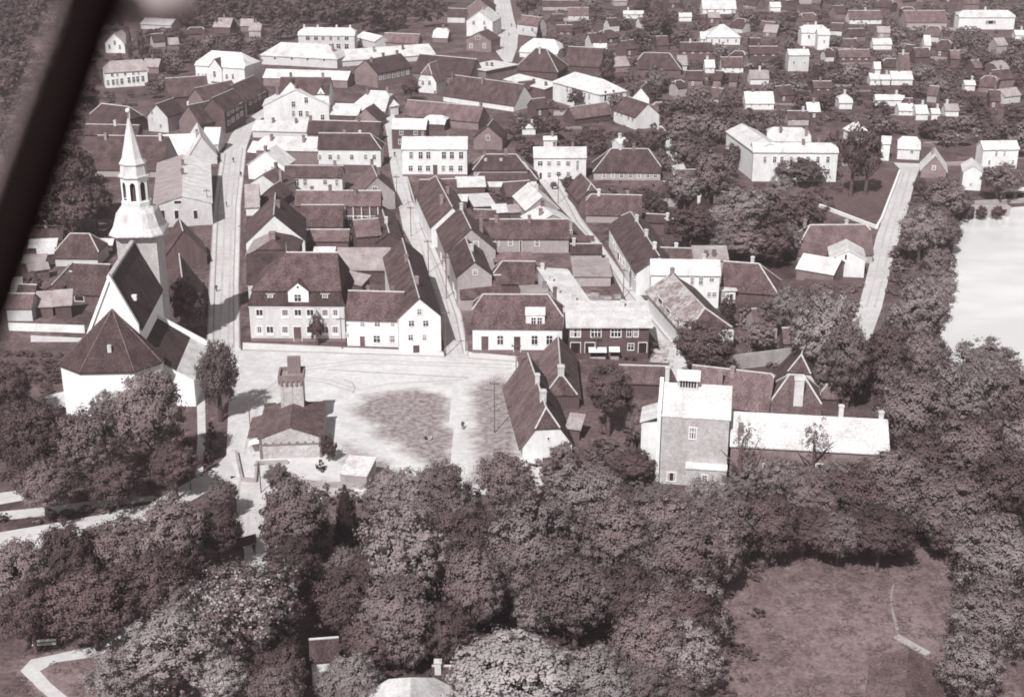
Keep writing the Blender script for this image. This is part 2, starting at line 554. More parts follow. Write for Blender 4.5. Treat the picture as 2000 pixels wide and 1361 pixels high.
    root['_w'], root['_d'], root['_h'], root['_r'] = w, D, h, rise
    INFO[root.name] = dict(a=a, ex=ex, ey=ey, w=w, D=D, h=h, rise=rise, rz=rz, roof=rf)
    for k in ('_w', '_d', '_h', '_r'): del root[k]
    return root
INFO = {}
def dormer(root, x0, x1, ye, ya, yb, wall='white', roof='tile', win=None, kind='gable', deep=4.0, proud=.05):
    """a dormer on the front slope: pixel edges x0,x1, eave ye, apex ya, foot yb on the front plane of the house"""
    I = INFO[root.name]; a, ex, ey = I['a'], I['ex'], I['ey']
    n = -ey
    def loc(px, py):
        d = ray(px, py); p0 = a - ey * proud
        P = CAMP + d * ((p0 - CAMP).dot(n) / d.dot(n))
        return (P - a).dot(ex), P.z
    xa, ze = loc(x0, ye); xb, _ = loc(x1, ye); _, zb = loc((x0 + x1) / 2, yb); xm = (xa + xb) / 2
    _, zt = loc((x0 + x1) / 2, ya)
    dm = MB(); y0 = -proud
    if kind == 'gable':
        dm.quad((xa, y0, zb), (xb, y0, zb), (xb, y0, ze), (xm, y0, zt), (xa, y0, ze))
        dm.quad((xa, y0, zb), (xa, y0 + deep, zb), (xa, y0 + deep, ze), (xa, y0, ze))
        dm.quad((xb, y0, zb), (xb, y0 + deep, zb), (xb, y0 + deep, ze), (xb, y0, ze))
        o = dm.build('dormer', wall, I['roof'])
        rb = MB(); e = .2
        rb.solid([[(xa - e, y0 - e, ze - e * .8 + .15), (xm, y0 - e, zt + .15), (xm, y0 + deep, zt + .15), (xa - e, y0 + deep, ze - e * .8 + .15)],
                  [(xb + e, y0 - e, ze - e * .8 + .15), (xm, y0 - e, zt + .15), (xm, y0 + deep, zt + .15), (xb + e, y0 + deep, ze - e * .8 + .15)]], .14)
        rb.build('dormer_roof', roof, I['roof'])
    else:
        dm.quad((xa, y0, zb), (xb, y0, zb), (xb, y0, ze), (xa, y0, ze))
        dm.quad((xa, y0, zb), (xa, y0 + deep, zb), (xa, y0 + deep, zt), (xa, y0, ze))
        dm.quad((xb, y0, zb), (xb, y0 + deep, zb), (xb, y0 + deep, zt), (xb, y0, ze))
        o = dm.build('dormer', wall, I['roof'])
        rb = MB(); e = .15
        rb.solid([[(xa - e, y0 - e, ze + .12), (xb + e, y0 - e, ze + .12), (xb + e, y0 + deep, zt + .12), (xa - e, y0 + deep, zt + .12)]], .12)
        rb.build('dormer_roof', roof, I['roof'])
    for wv in (win or []):
        px, py, wp, hp = wv[:4]
        lx, lz = loc(px, py)
        s = scale_at(a)
        put_window(root, lx, y0 - .012, lz, 0, wp / s, hp / s / .93, wv[4] if len(wv) > 4 else 'cross')
# ------------------------------------------------------------------ ground, streets, water
def sheet(name, pts, m, z, world=False):
    P = [Vector(p) for p in pts] if world else [G(x, y, 0) for x, y in pts]
    me = bpy.data.meshes.new(name)
    me.from_pydata([(p.x, p.y, z) for p in P], [], [tuple(range(len(P)))])
    bm = bmesh.new(); bm.from_mesh(me)
    bmesh.ops.triangulate(bm, faces=bm.faces[:])
    bmesh.ops.recalc_face_normals(bm, faces=bm.faces)
    if sum(f.normal.z for f in bm.faces) < 0: bmesh.ops.reverse_faces(bm, faces=bm.faces[:])
    bm.to_mesh(me); bm.free()
    me.materials.append(MATS[m])
    o = link(name, me); tag(o, kind='structure')
    return o
ROADS = []
def road(name, left, right, m='street', z=.03):
    """a road between two pixel edge lines"""
    sheet(name, list(left) + list(reversed(right)), m, z)
    ROADS.append([(p.x, p.y) for p in [G(x, y) for x, y in list(left) + list(reversed(right))]])
sheet('ground', [(-1450, -250), (1450, -250), (1450, 3950), (-1450, 3950)], 'grassland', 0, True)
# the town blocks: trodden earth yards between the houses
sheet('yard_ground', [(470, 690), (478, 300), (495, 240), (760, 235), (872, 692)], 'yard', .008)
sheet('yard_ground', [(910, 690), (785, 300), (780, 240), (1040, 340), (1320, 735)], 'yard', .008)
sheet('yard_ground', [(1100, 350), (1300, 350), (1560, 640), (1450, 720), (1345, 720)], 'yard', .008)
sheet('yard_ground', [(20, 660), (60, 440), (300, 250), (440, 240), (405, 660)], 'yard', .008)
sheet('yard_ground', [(500, 240), (520, 60), (960, 60), (1090, 180), (1060, 330), (780, 235)], 'yard', .008)
# streets
road('street', [(405, 760), (413, 640), (418, 520), (424, 400), (436, 300), (452, 262), (478, 236), (515, 212), (560, 190)],
     [(474, 760), (470, 680), (467, 560), (470, 400), (481, 290), (494, 252), (510, 232), (540, 215), (580, 195)], z=.020)
road('street', [(872, 702), (857, 615), (832, 537), (810, 490), (787, 447), (775, 385), (764, 335), (755, 262), (745, 215)],
     [(915, 702), (900, 615), (870, 540), (850, 490), (827, 435), (804, 390), (792, 340), (778, 262), (768, 215)], z=.022)
road('street', [(1330, 760), (1292, 680), (1262, 640), (1225, 590), (1195, 530), (1172, 490), (1132, 447), (1082, 392), (1048, 347)],
     [(1352, 740), (1325, 665), (1260, 592), (1225, 552), (1195, 510), (1170, 470), (1140, 435), (1095, 355), (1085, 345)], z=.024)
road('street', [(962, -30), (968, 42), (969, 102), (985, 122)], [(990, -30), (1003, 34), (1012, 68), (1010, 94), (1000, 122)], z=.026)
road('lane', [(1272, 238), (1290, 262), (1318, 350)], [(1285, 236), (1306, 262), (1350, 350)], z=.026)
road('road', [(1608, 760), (1640, 680), (1676, 602), (1690, 550), (1712, 460), (1735, 400), (1757, 330), (1745, 318)],
     [(1668, 760), (1694, 680), (1722, 602), (1735, 545), (1748, 490), (1768, 430), (1788, 350), (1800, 320)], z=.026)
# the square
road('square', [(440, 940), (446, 800), (452, 720), (470, 684), (872, 697), (1012, 706)],
     [(540, 1090), (545, 1010), (600, 950), (720, 955), (860, 950), (1014, 930)], 'earth', .030)
road('street', [(450, 930), (462, 980), (474, 1050), (482, 1130)], [(520, 930), (518, 985), (528, 1050), (545, 1130)], z=.034)
def worn_lawn(name, pts, m, z, soft=3.0):
    """grass patch with a trodden, ragged edge: a fine grid carrying the distance to the edge"""
    P = [G(x, y) for x, y in pts]
    x0, x1 = min(p.x for p in P) - soft, max(p.x for p in P) + soft
    y0, y1 = min(p.y for p in P) - soft, max(p.y for p in P) + soft
    st = 1.0
    nx, ny = int((x1 - x0) / st) + 1, int((y1 - y0) / st) + 1
    X, Y = np.meshgrid(x0 + np.arange(nx) * st, y0 + np.arange(ny) * st)
    ins = np.zeros(X.shape, bool); dist = np.full(X.shape, 1e9)
    for i in range(len(P)):
        a, b = P[i], P[i - 1]
        with np.errstate(divide='ignore', invalid='ignore'):
            c = ((a.y > Y) != (b.y > Y)) & (X < (b.x - a.x) * (Y - a.y) / (b.y - a.y + 1e-12) + a.x)
        ins ^= c
        dx, dy = b.x - a.x, b.y - a.y
        t = np.clip(((X - a.x) * dx + (Y - a.y) * dy) / (dx*dx + dy*dy), 0, 1)
        dist = np.minimum(dist, np.hypot(X - a.x - t*dx, Y - a.y - t*dy))
    sd = np.where(ins, dist, -dist)
    idx = -np.ones(X.shape, int); v = []; at = []
    for j in range(ny):
        for i in range(nx):
            if sd[j, i] > -soft * 1.2:
                idx[j, i] = len(v); v.append((X[j, i], Y[j, i], z)); at.append(sd[j, i])
    f = [(idx[j, i], idx[j, i+1], idx[j+1, i+1], idx[j+1, i]) for j in range(ny - 1) for i in range(nx - 1)
         if min(idx[j, i], idx[j, i+1], idx[j+1, i+1], idx[j+1, i]) >= 0]
    me = bpy.data.meshes.new(name); me.from_pydata(v, [], f)
    A = me.attributes.new('edge', 'FLOAT', 'POINT'); A.data.foreach_set('value', np.array(at, dtype=np.float32))
    me.materials.append(MATS[m])
    return tag(link(name, me), kind='structure')
def worn_mat():
    m = mat('worngrass', .50, .62, s1=.05, s2=.5, rnd=0, grain=.07, gscale=1.2, det=6)
    nt = m.node_tree; N, K = nt.nodes, nt.links
    at = N.new('ShaderNodeAttribute'); at.attribute_name = 'edge'
    tc = N.new('ShaderNodeTexCoord')
    n1 = N.new('ShaderNodeTexNoise'); n1.inputs['Scale'].default_value = .16; n1.inputs['Detail'].default_value = 9; n1.inputs['Roughness'].default_value = .68
    mp = N.new('ShaderNodeMapping'); mp.inputs['Scale'].default_value = (.7, 1.0, 1)
    K.new(tc.outputs['Object'], mp.inputs[0]); K.new(mp.outputs[0], n1.inputs['Vector'])
    e = N.new('ShaderNodeMapRange'); e.inputs[1].default_value = -3; e.inputs[2].default_value = 4.5; e.inputs[3].default_value = -.24; e.inputs[4].default_value = .36
    K.new(at.outputs['Fac'], e.inputs[0])
    ad = N.new('ShaderNodeMath'); ad.operation = 'ADD'; K.new(n1.outputs[0], ad.inputs[0]); K.new(e.outputs[0], ad.inputs[1])
    st = N.new('ShaderNodeMapRange'); st.interpolation_type = 'SMOOTHSTEP'; st.inputs[1].default_value = .40; st.inputs[2].default_value = .78
    K.new(ad.outputs[0], st.inputs[0])
    n2 = N.new('ShaderNodeTexNoise'); n2.inputs['Scale'].default_value = .9; n2.inputs['Detail'].default_value = 8; n2.inputs['Roughness'].default_value = .7
    K.new(tc.outputs['Object'], n2.inputs['Vector'])
    rp = N.new('ShaderNodeValToRGB'); rp.color_ramp.elements[0].position = .35; rp.color_ramp.elements[1].position = .68
    rp.color_ramp.elements[0].color = sep(.11); rp.color_ramp.elements[1].color = sep(.38)
    K.new(n2.outputs[0], rp.inputs[0])
    b = N['Principled BSDF']; src = b.inputs['Base Color'].links[0].from_socket
    mx = N.new('ShaderNodeMix'); mx.data_type = 'RGBA'
    K.new(st.outputs[0], mx.inputs[0]); K.new(src, mx.inputs[6]); K.new(rp.outputs[0], mx.inputs[7]); K.new(mx.outputs[2], b.inputs['Base Color'])
worn_mat()
worn_lawn('lawn', [(664, 797), (705, 776), (762, 764), (815, 757), (862, 765), (893, 780), (899, 900), (903, 950), (850, 945), (800, 895), (735, 850), (690, 822)], 'worngrass', .050)
worn_lawn('lawn', [(914, 752), (975, 736), (1024, 742), (1030, 945), (914, 950)], 'worngrass', .058)
worn_lawn('lawn', [(650, 905), (660, 860), (690, 862), (760, 905), (800, 955), (740, 960)], 'worngrass', .054)
# park paths, lower left
road('path', [(446, 885), (420, 912), (360, 945), (290, 985), (180, 1008), (80, 1026), (-40, 1046)],
     [(462, 930), (432, 944), (385, 972), (310, 1012), (215, 1052), (110, 1072), (-40, 1086)], 'street', .034)
road('path', [(300, 968), (200, 975), (90, 990), (-40, 1003)], [(300, 978), (200, 990), (90, 1007), (-40, 1021)], 'street', .034)
road('path', [(90, 948), (40, 957), (-40, 968)], [(90, 966), (40, 978), (-40, 992)], 'street', .034)
road('path', [(384, 760), (386, 850), (382, 930)], [(400, 760), (402, 850), (396, 930)], 'street', .034)
road('path', [(255, 1220), (180, 1262), (60, 1288), (40, 1310), (75, 1345), (140, 1400)], [(262, 1245), (190, 1282), (110, 1293), (78, 1310), (100, 1335), (180, 1400)], 'street', .034)
road('path', [(1744, 1140), (1738, 1165), (1741, 1195), (1752, 1240)], [(1748, 1140), (1742, 1165), (1746, 1195), (1760, 1242)], 'plot', .034)
road('path', [(60, 655), (160, 660)], [(60, 668), (160, 668)], 'street', .034)
sheet('lawn', [(1600, 405), (1712, 446), (1756, 338), (1700, 325), (1640, 360)], 'lawn', .03)
worn_lawn('meadow', [(1470, 1078), (1830, 1078), (1910, 1180), (1960, 1420), (1330, 1420), (1370, 1190)], 'meadow', .02)
worn_lawn('meadow', [(70, 1300), (240, 1270), (420, 1250), (430, 1420), (190, 1420), (100, 1330)], 'meadow', .02)
sheet('lawn', [(20, 680), (105, 690), (60, 730), (20, 710)], 'lawn', .02)
def track(pts, w, m='pavement', z=.044, gap=None):
    for off in ((-gap/2, gap/2) if gap else (0,)):
        P = [G(x, y) for x, y in pts]; Lf, Rt = [], []
        for i, p in enumerate(P):
            d = (P[min(i + 1, len(P) - 1)] - P[max(i - 1, 0)]).normalized(); n = Vector((-d.y, d.x, 0))
            Lf.append(p + n*(off + w/2)); Rt.append(p + n*(off - w/2))
        sheet('wheel_track', [(p.x, p.y) for p in Lf + list(reversed(Rt))], m, z, True)
track([(640, 722), (740, 728), (860, 735), (1000, 742)], .35, 'kerb')
track([(474, 1060), (476, 960), (492, 860), (520, 770), (580, 722), (700, 706), (1000, 716)], .45, 'trodden', .042, 1.7)
track([(640, 860), (720, 880), (800, 930), (830, 950)], .5, 'trodden', .045, 1.7)
track([(488, 790), (560, 735), (640, 745), (700, 765), (760, 752), (900, 745), (1005, 722)], .4, 'trodden', .043, 1.6)
track([(672, 742), (688, 748), (694, 758), (688, 768), (672, 776)], .3, 'kerb', .0445)
track([(436, 700), (441, 560), (446, 400), (458, 290), (478, 250)], .5, 'trodden', .033, 1.8)
track([(890, 700), (865, 590), (835, 500), (808, 410), (782, 320), (766, 250)], .45, 'trodden', .035, 1.7)
track([(1310, 690), (1262, 615), (1205, 535), (1160, 470), (1105, 395), (1068, 350)], .45, 'trodden', .037, 1.7)
track([(1700, 600), (1716, 545), (1734, 460), (1756, 390), (1772, 335)], .5, 'trodden', .038, 1.8)
track([(985, 110), (990, 60), (980, 0)], .5, 'trodden', .038, 1.8)
# millpond
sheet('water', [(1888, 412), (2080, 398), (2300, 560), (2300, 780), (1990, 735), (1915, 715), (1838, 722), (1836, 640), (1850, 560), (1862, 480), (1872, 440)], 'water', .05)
ROADS.append([(p.x, p.y) for p in [G(x, y) for x, y in [(1888, 412), (2080, 398), (2300, 560), (2300, 780), (1915, 715), (1838, 722), (1850, 560), (1872, 440)]]])
# pavements with kerbs
def pave(left, right, h=.13):
    P = [G(x, y) for x, y in list(left) + list(reversed(right))]
    b = MB(); n = len(left)
    T = [Vector((p.x, p.y, h)) for p in P]
    top = MB()
    N = len(P)
    for i in range(n - 1):
        b.solid([[T[i], T[i + 1], T[N - 2 - i], T[N - 1 - i]]], h + .02)
    o = b.build('pavement', 'pavement'); tag(o, kind='structure')
    kb = MB()
    for L_ in (list(left), list(right)):
        for (x0, y0), (x1, y1) in zip(L_, L_[1:]):
            p, q = G(x0, y0), G(x1, y1); d = (q - p).normalized(); s = Vector((-d.y, d.x, 0)) * .14
            kb.solid([[p + s + Vector((0, 0, h + .02)), q + s + Vector((0, 0, h + .02)), q - s + Vector((0, 0, h + .02)), p - s + Vector((0, 0, h + .02))]], h + .04)
    tag(kb.build('kerb', 'kerb'), kind='structure')
pave([(474, 684), (868, 697)], [(474, 670), (866, 688)])
pave([(915, 700), (1010, 707)], [(914, 688), (1010, 697)])
pave([(457, 680), (456, 560), (461, 400), (474, 290)], [(468, 680), (466, 560), (470, 400), (481, 290)])
pave([(405, 680), (409, 560), (418, 400), (432, 300)], [(416, 680), (419, 560), (426, 400), (440, 300)])
pave([(905, 690), (890, 615), (862, 540), (842, 490), (819, 435)], [(914, 690), (901, 615), (872, 540), (852, 490), (828, 435)])
pave([(1312, 672), (1250, 598), (1212, 552), (1184, 510), (1158, 470), (1128, 435), (1088, 360)],
     [(1328, 668), (1263, 592), (1226, 550), (1196, 508), (1169, 470), (1139, 435), (1097, 360)])
# garden plots on the far slope
for i in range(64):
    x, y = random.uniform(1060, 2000), random.uniform(8, 320)
    if 1400 < x < 1650 and 240 < y < 360: continue
    wpx = random.uniform(30, 110); hpx = random.uniform(3.5, 9) * (.6 + y / 400)
    sk = random.uniform(-4, 4)
    sheet('garden_plot', [(x - wpx/2, y), (x + wpx/2, y + sk), (x + wpx/2 + 2, y + hpx + sk), (x - wpx/2 - 2, y + hpx)], 'plot' if i % 4 else 'meadow', .012 + .0006 * i)
def wall_line(label, pts, h, th, m, name='boundary_wall', cat='wall', z0=-.3):
    P = [G(x, y) for x, y in pts]
    b = MB()
    for i, (p, q) in enumerate(zip(P, P[1:])):
        d = (q - p).normalized(); s = Vector((-d.y, d.x, 0)) * th / 2; e = d * (th * .5 - .003)
        T = Vector((0, 0, h + .004 * i))
        b.solid([[p - s - e + T, q - s + e + T, q + s + e + T, p + s - e + T]], h - z0)
    o = b.build(name, m)
    return tag(o, label, cat)
# ------------------------------------------------------------------ houses
ROW = lambda *a: [a]
H = house
# --- front row on the square
big = H('tall pale house with dark mansard roof and white central gable, facing the square', (486,597),(672,598),by=667,D=15.8,rise=.4,ry=None,t='flat',
        wall='cream',roof='tile',plinth=.75,cornice=True,
        win=[('f',612.5,12,16,[507,557,582,606,635,655],'sash'),('f',646,12,17,[507,527.5,557,606,635,655],'sash'),('f',653,15,30,[581.5],'door')])
I = INFO[big.name]
def mansard(root):
    I = INFO[root.name]; w, D, h = I['w'], I['D'], I['h']
    bpy.data.objects.remove(I['roof'])
    o, s1, r1, r2 = .3, 1.15, 3.3, 9.3
    b = MB()
    P = lambda i, z: [(-o + i, -o + i, z), (w + o - i, -o + i, z), (w + o - i, D + o - i, z), (-o + i, D + o - i, z)]
    e, m = P(0, h + .2), P(s1, h + r1)
    rl, rr = (7.2, D/2, h + r2), (w - 2.0, D/2, h + r2)
    polys = [[e[0], e[1], m[1], m[0]], [e[1], e[2], m[2], m[1]], [e[2], e[3], m[3], m[2]], [e[3], e[0], m[0], m[3]]]
    b.solid(polys, .2)
    lo = b.build('lower_roof', 'tiledark', root)
    b2 = MB(); m2 = P(s1 - .35, h + r1 - .05)
    b2.solid([[m2[0], m2[1], rr, rl], [m2[1], m2[2], rr], [m2[2], m2[3], rl, rr], [m2[3], m2[0], rl]], .2)
    up_ = b2.build('roof', 'tile', root)
    k = MB(); k.tube([Vector(rl) + Vector((0,0,.03)), Vector(rr) + Vector((0,0,.03))], [.17,.17], 6)
    k.build('ridge_cap', 'mortar', up_)
    fb = MB(); fb.tube([Vector(rl), Vector(rl) + Vector((0,0,2.4))], [.12,.03], 6); fb.build('finial', 'kerb', up_)
    I['roof'] = up_
mansard(big)
dormer(big, 562, 602, 568, 552, 597, win=[(581.5,582,12.5,13,'cross'),(581.5,561,4,4,'plain')], deep=5)
for x in (528, 635): dormer(big, x-8, x+8, 575, 570, 590, wall='tiledark', roof='metalgrey', kind='shed', win=[(x,582,8,11,'cross')], deep=3, proud=-.35)
H('low pitched tiled rear wing behind the mansard house with brick chimney', (482,497),(577,497),h=8.5,ap=475,t='gy',D=11,wall='wood',roof='metalgrey',roof2='tile',ch=[(.3,.5,'chimney',1.5)],hips=(.6,.6),ridge=False)  # lit left slope grey, shaded right slope brown: light put into the materials
H('dark tiled lean-to roof left of the mansard roof by the left street', (484,553),(537,551),h=6.5,ry=499,t='shed',pitch=32,wall='cream',roof='tiledark')
H('low white shop house with dark tile roof between mansard house and corner gable', (676,622),(783,625),by=677,ry=571,roof='tile',ch=[(.35,.55),(.8,.6)],
  win=[('f',666,10,20,[708],'door'),('f',662,12,13,[736,766]),('f',654,6,8,[679]),('f',633,10,8,[708,737,767])])
cg = H('white corner house with tall gable on the square and long tiled roof along the street', (778,620),(861,618),by=689,ap=583,t='gy',R=(786,468),roof='tile',roof2='tiledark',ch=[(.25,.55),(.62,.45)],cornice=False,  # roof2 puts the shade of the right slope into a darker tile
  win=[('f',609,9,10,[819]),('f',631.5,10,11,[803.5,831.5]),('f',659,9,10,[802,829]),('f',681,12,14,[813],'door')])
s3 = H('white corner shop with hipped dark roof and one broad white dormer', (923,639),(1098,640),by=691,ry=577,hips=(.5,.7),cornice=True,plinth=.9,ch=[(.92,.7)],
  win=[('f',664,11,17,[977,1044,1073]),('f',672,12,30,[1010],'door'),('f',670,14,28,[947],'door'),('l',655,4,14,[915])])
dormer(s3, 1027, 1064, 616, 603, 637, roof='metalwhite', kind='shed', win=[(1042,627,9,13),(1054,627,9,13)], deep=5, proud=-.5)
H('dark brick building with broad white flat roof and white framed windows', (1112,638),(1268,638),by=702,t='shed',ry=592,pitch=7,wall='darkbrick',roof='metalwhite',oh=.7,
  win=[('f',650,19,14,[1124,1164,1203],'bold'),('f',650,9,14,[1229,1242],'cross'),('f',679,19,20,[1124,1152],'hole'),('f',677,12,12,[1232],'cross'),('f',679,16,20,[1255],'hole')], ch=[(.7,.8,'chimney_pale')])
H('long white monopitch wing with small chimneys behind the corner shop', (1097,603),(1152,592),h=4.6,t='sr',C=(1051,531),rise=.8,wall='white',roof='metalwhite',ch=[(.1,.3,'chimney_pale'),(.15,.62,'chimney_pale'),(.5,.12,'chimney_pale'),(.1,.95,'chimney_pale')])
H('flat grey roofed store on the street corner behind the white wing', (1122,540),(1193,540),by=559,t='flat',ry=506,wall='grey',roof='metalgrey')
# --- right hand side of the right street
H('long house with patched grey roof and white eaves gutter by the right street', (1340,650),(1452,662),h=5.0,t='gy',C=(1266,567),pitch=34,wall='white',roof='greypatch',roof2='tile',hips=(.9,0),ch=[(.97,.5)],oh=.7,
  win=[('l',[592,612,634],5,16,[1290,1305,1324],'door')])
H('two storey white house with white roof beside the right street', (1272,535),(1406,537),by=601,ry=508,pitch=38,wall='white',roof='metalwhite',ch=[(.3,.6),(.78,.7,'chimney_pale')],
  win=[('f',549,8,13,[1352,1369]),('f',546,8,6,[1390]),('f',548,9,11,[1306]),('f',575,8,9,[1385,1395]),('l',[530,550],3,8,[1262,1262]),('l',[560,575],3,9,[1264,1266])])
H('small white flat annex with door against the white roofed two storey house', (1407,568),(1437,568),by=592,t='flat',D=4,roof='metalwhite',wall='white',win=[('f',576,7,9,[1413]),('f',582,7,16,[1428],'door')])
H('low dark barn with hipped brown roof right of the white two storey house', (1408,566),(1518,574),by=591,ry=516,hips=(0,1),roof='tile',wall='wood',ch=[(.5,.7,'chimney_pale')])
H('small dark tile outbuilding behind the white two storey house', (1288,506),(1352,508),h=5,ry=486,wall='grey',ch=[(.5,.8,'chimney_pale')])
H('pale grey metal roofed shed behind the white two storey house', (1357,508),(1421,508),h=6.2,t='shed',ry=483,pitch=22,wall='grey',roof='metalgrey',ch=[(.35,.2),(.6,.25)])
H('long brown roofed row with many doors facing the right street', (1243,533),(1334,537),by=579,t='gy',C=(1190,441),pitch=36,wall='white',roof='tile',hips=(0,.4),ch=[(.15,.5,'chimney_pale'),(.42,.5,'chimney_pale'),(.75,.5,'chimney_pale')],
  win=[('l',[507,513,522,538,480,468],3.5,10,[1213,1219,1228,1239,1201,1196],'cross'),('l',[535,500],3,14,[1231,1208],'door')])
H('dark long roofed house set across behind the street row', (1145,418),(1252,420),by=434,ry=382,hips=(.35,0),wall='grey',roof='tile',ch=[(.22,.5,'chimney_pale'),(.75,.6)])
H('small steep gabled dark house at the bend of the right street', (1130,392),(1182,393),by=412,t='gy',ap=362,R=(1133,338),wall='wood',roof='tile',hips=(.4,.3))
H('broad hipped tile house beyond the right street with grey walls', (1160,335),(1290,336),by=352,ry=292,hips=(1,.8),wall='grey',roof='tile',ch=[(.4,.5,'chimney_pale'),(.6,.5)],win=[('f',343,6,8,[1180,1197,1214,1231,1248,1265,1280])])
H('narrow dark roofed lean-to in the yard behind the street row', (1262,432),(1300,434),h=3.5,ry=420,wall='wood',roof='tiledark')
H('dark barn hidden in trees right of the street row', (1298,452),(1390,455),by=470,ry=430,wall='wood',roof='tiledark',ch=[(.05,.5,'chimney_pale')])
H('small gabled roof with white verges among the trees', (1345,415),(1381,417),by=432,t='gy',ap=399,D=9,wall='wood',roof='tiledark',ch=[(.2,.5,'chimney_pale')])
# --- white two storey houses across the streets
H('white two storey house with speckled white roof and paired windows by the middle street', (785,291),(912,291),by=345,ry=268,pitch=33,wall='white',roof='metalwhite',cornice=True,plinth=.7,ch=[(.3,.85),(.7,.85)],
  win=[('f',303.5,7.5,13,[803,821.5,836.5,867,882.5,900.5]),('f',329,7.5,9.5,[802,820,836,866,881,899]),('f',332,9,19,[850],'door')])
H('white two storey house with plain white roof closing the right street', (1043,308),(1145,308),by=350,ry=288,pitch=30,wall='white',roof='metalwhite',ch=[(.4,.8),(.75,.8)],
  win=[('f',319.5,8.5,8,[1055,1072.5,1091,1109.5]),('f',323,5,17,[1128],'cross'),('f',340,8,8,[1091,1110]),('f',344,5,13,[1056],'door'),('f',342,8,10,[1073],'cross')])
H('dark timber house with white roof beside the middle street', (765,252),(831,253),by=292,ry=233,pitch=25,wall='wood',roof='metalwhite',win=[('f',259,6,8,[784,812]),('f',277,6,8,[782])],ch=[(.55,.9)])
H('low barn with curved looking white roof right of the dark timber house', (826,241),(868,243),by=254,ry=226,pitch=28,wall='wood',roof='metalwhite',hips=(.5,.6))
# --- middle block, upper part
H('brown walled house with long white roof and chimneys beside the left street', (500,293),(620,295),by=324,ry=268,pitch=30,wall='brick',roof='metalwhite',hips=(.5,0),ch=[(.22,.35),(.75,.3)])
H('white gable end house with white roof facing the yard by the left street', (484,322),(555,326),ap=297,by=352,t='gy',D=9,wall='white',roof='metalwhite',win=[('f',331,4.5,10,[532]),('f',336,4,8,[519])],ch=[(.05,.5)])
H('small cream gabled house with brown roof below the white gable end', (482,362),(548,368),ap=342,by=392,t='gy',D=9,wall='cream',roof='tilelight',ch=[(.9,.5),(.3,.9)])
H('white single storey house with brown tile roof and row of six windows', (621,290),(743,291),by=326,ry=262,hips=(0,1),wall='white',roof='tile',cornice=True,win=[('f',307,6.5,9,[624.5,645,661,687,714,731])],ch=[(.4,.6),(.65,.6,'chimney_pale')])
H('long tiled store behind the six window house', (600,260),(740,264),by=276,ry=238,wall='brick',roof='tile',ch=[(0.02,.5),(.7,.5)])
H('long low white roof with dark chimneys below the white gabled mill house', (493,255),(600,258),by=264,ry=237,wall='cream',roof='metalwhite',pitch=25,ch=[(.33,.4),(.75,.4)])
H('white house with brown roof and five windows in the middle yard', (556,345),(668,346),by=374,ry=325,wall='white',roof='tile',ch=[(.86,.5)],win=[('f',356,8,12,[564,579.5,596]),('f',356,7,8,[635]),('f',357,7,11,[658])])
gal = H('long greyish tiled house with open timber gallery on its yard side', (577,400),(742,401),by=446,ry=374,wall='wood',roof='tilelight',ch=[(.18,.6),(.4,.5),(.7,.4)],win=[('f',428,8,11,[685,703],'cross'),('f',431,6,16,[668],'door'),('f',430,13,12,[712],'hole')])
def gallery(root):
    I = INFO[root.name]; w, h = I['w'], I['h']
    b = MB(); b.box(w*.48, w - .1, -1.3, -.01, h*.42, h*.42 + .2); b.build('gallery_floor', 'wood', root)
    for i in range(6):
        b = MB(); x = w*.49 + i*(w*.5 - .3)/5; b.box(x, x + .18, -1.28, -1.10, h*.42 + .2, h - .25); b.build('gallery_post', 'frame', root)
    b = MB(); b.box(w*.49, w - .2, -1.27, -1.21, h*.42 + 1.0, h*.42 + 1.12); b.build('gallery_rail', 'frame', root)
gallery(gal)
H('grey gabled house with steep brown roof beside the middle street', (701,374),(774,381),by=410,t='gy',ap=346,R=(726,322),wall='grey',roof='tilelight',roof2='tile',ch=[(.95,.5),(.4,.6)],win=[('f',368,8,6,[732],'cross')])
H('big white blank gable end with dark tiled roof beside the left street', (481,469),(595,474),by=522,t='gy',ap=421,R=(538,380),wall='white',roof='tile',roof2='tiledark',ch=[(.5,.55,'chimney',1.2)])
H('pale grey roofed side wing by the left street above the white gable end', (480,404),(506,403),by=420,ry=361,wall='white',roof='metalgrey')
H('small brown gable roof tucked behind the tall chimney in the yard', (508,385),(552,388),by=402,t='gy',ap=367,D=7,wall='wood',roof='tile')
H('dark tiled yard house right of the white blank gable', (588,441),(668,441),by=456,ry=402,wall='grey',roof='tile')
H('low brown shed below the dark tiled yard house', (603,470),(680,470),by=486,ry=450,wall='wood',roof='tilelight',pitch=35)
H('small pale brown roofed house beside the gallery house', (697,462),(744,458),h=4.2,ry=430,pitch=38,wall='wood',roof='tilelight')
H('dark gabled timber house where the middle street narrows', (735,474),(786,471),by=492,t='gy',ap=456,R=(744,402),wall='wood',roof='tile',ch=[(.35,.5,'chimney_pale')])
H('pale sheet metal roofed workshop in the yard behind the corner gable', (657,527),(757,527),by=548,ry=487,t='shed',pitch=26,wall='darkbrick',roof='metalgrey')
H('small white roofed hut beside the pale workshop', (614,495),(652,495),h=3,ry=485,t='shed',pitch=20,wall='wood',roof='metalwhite')
H('little grey lean-to in the dark yard below the pale workshop', (664,548),(706,557),by=566,ry=536,t='shed',pitch=22,wall='wood',roof='metalgrey')
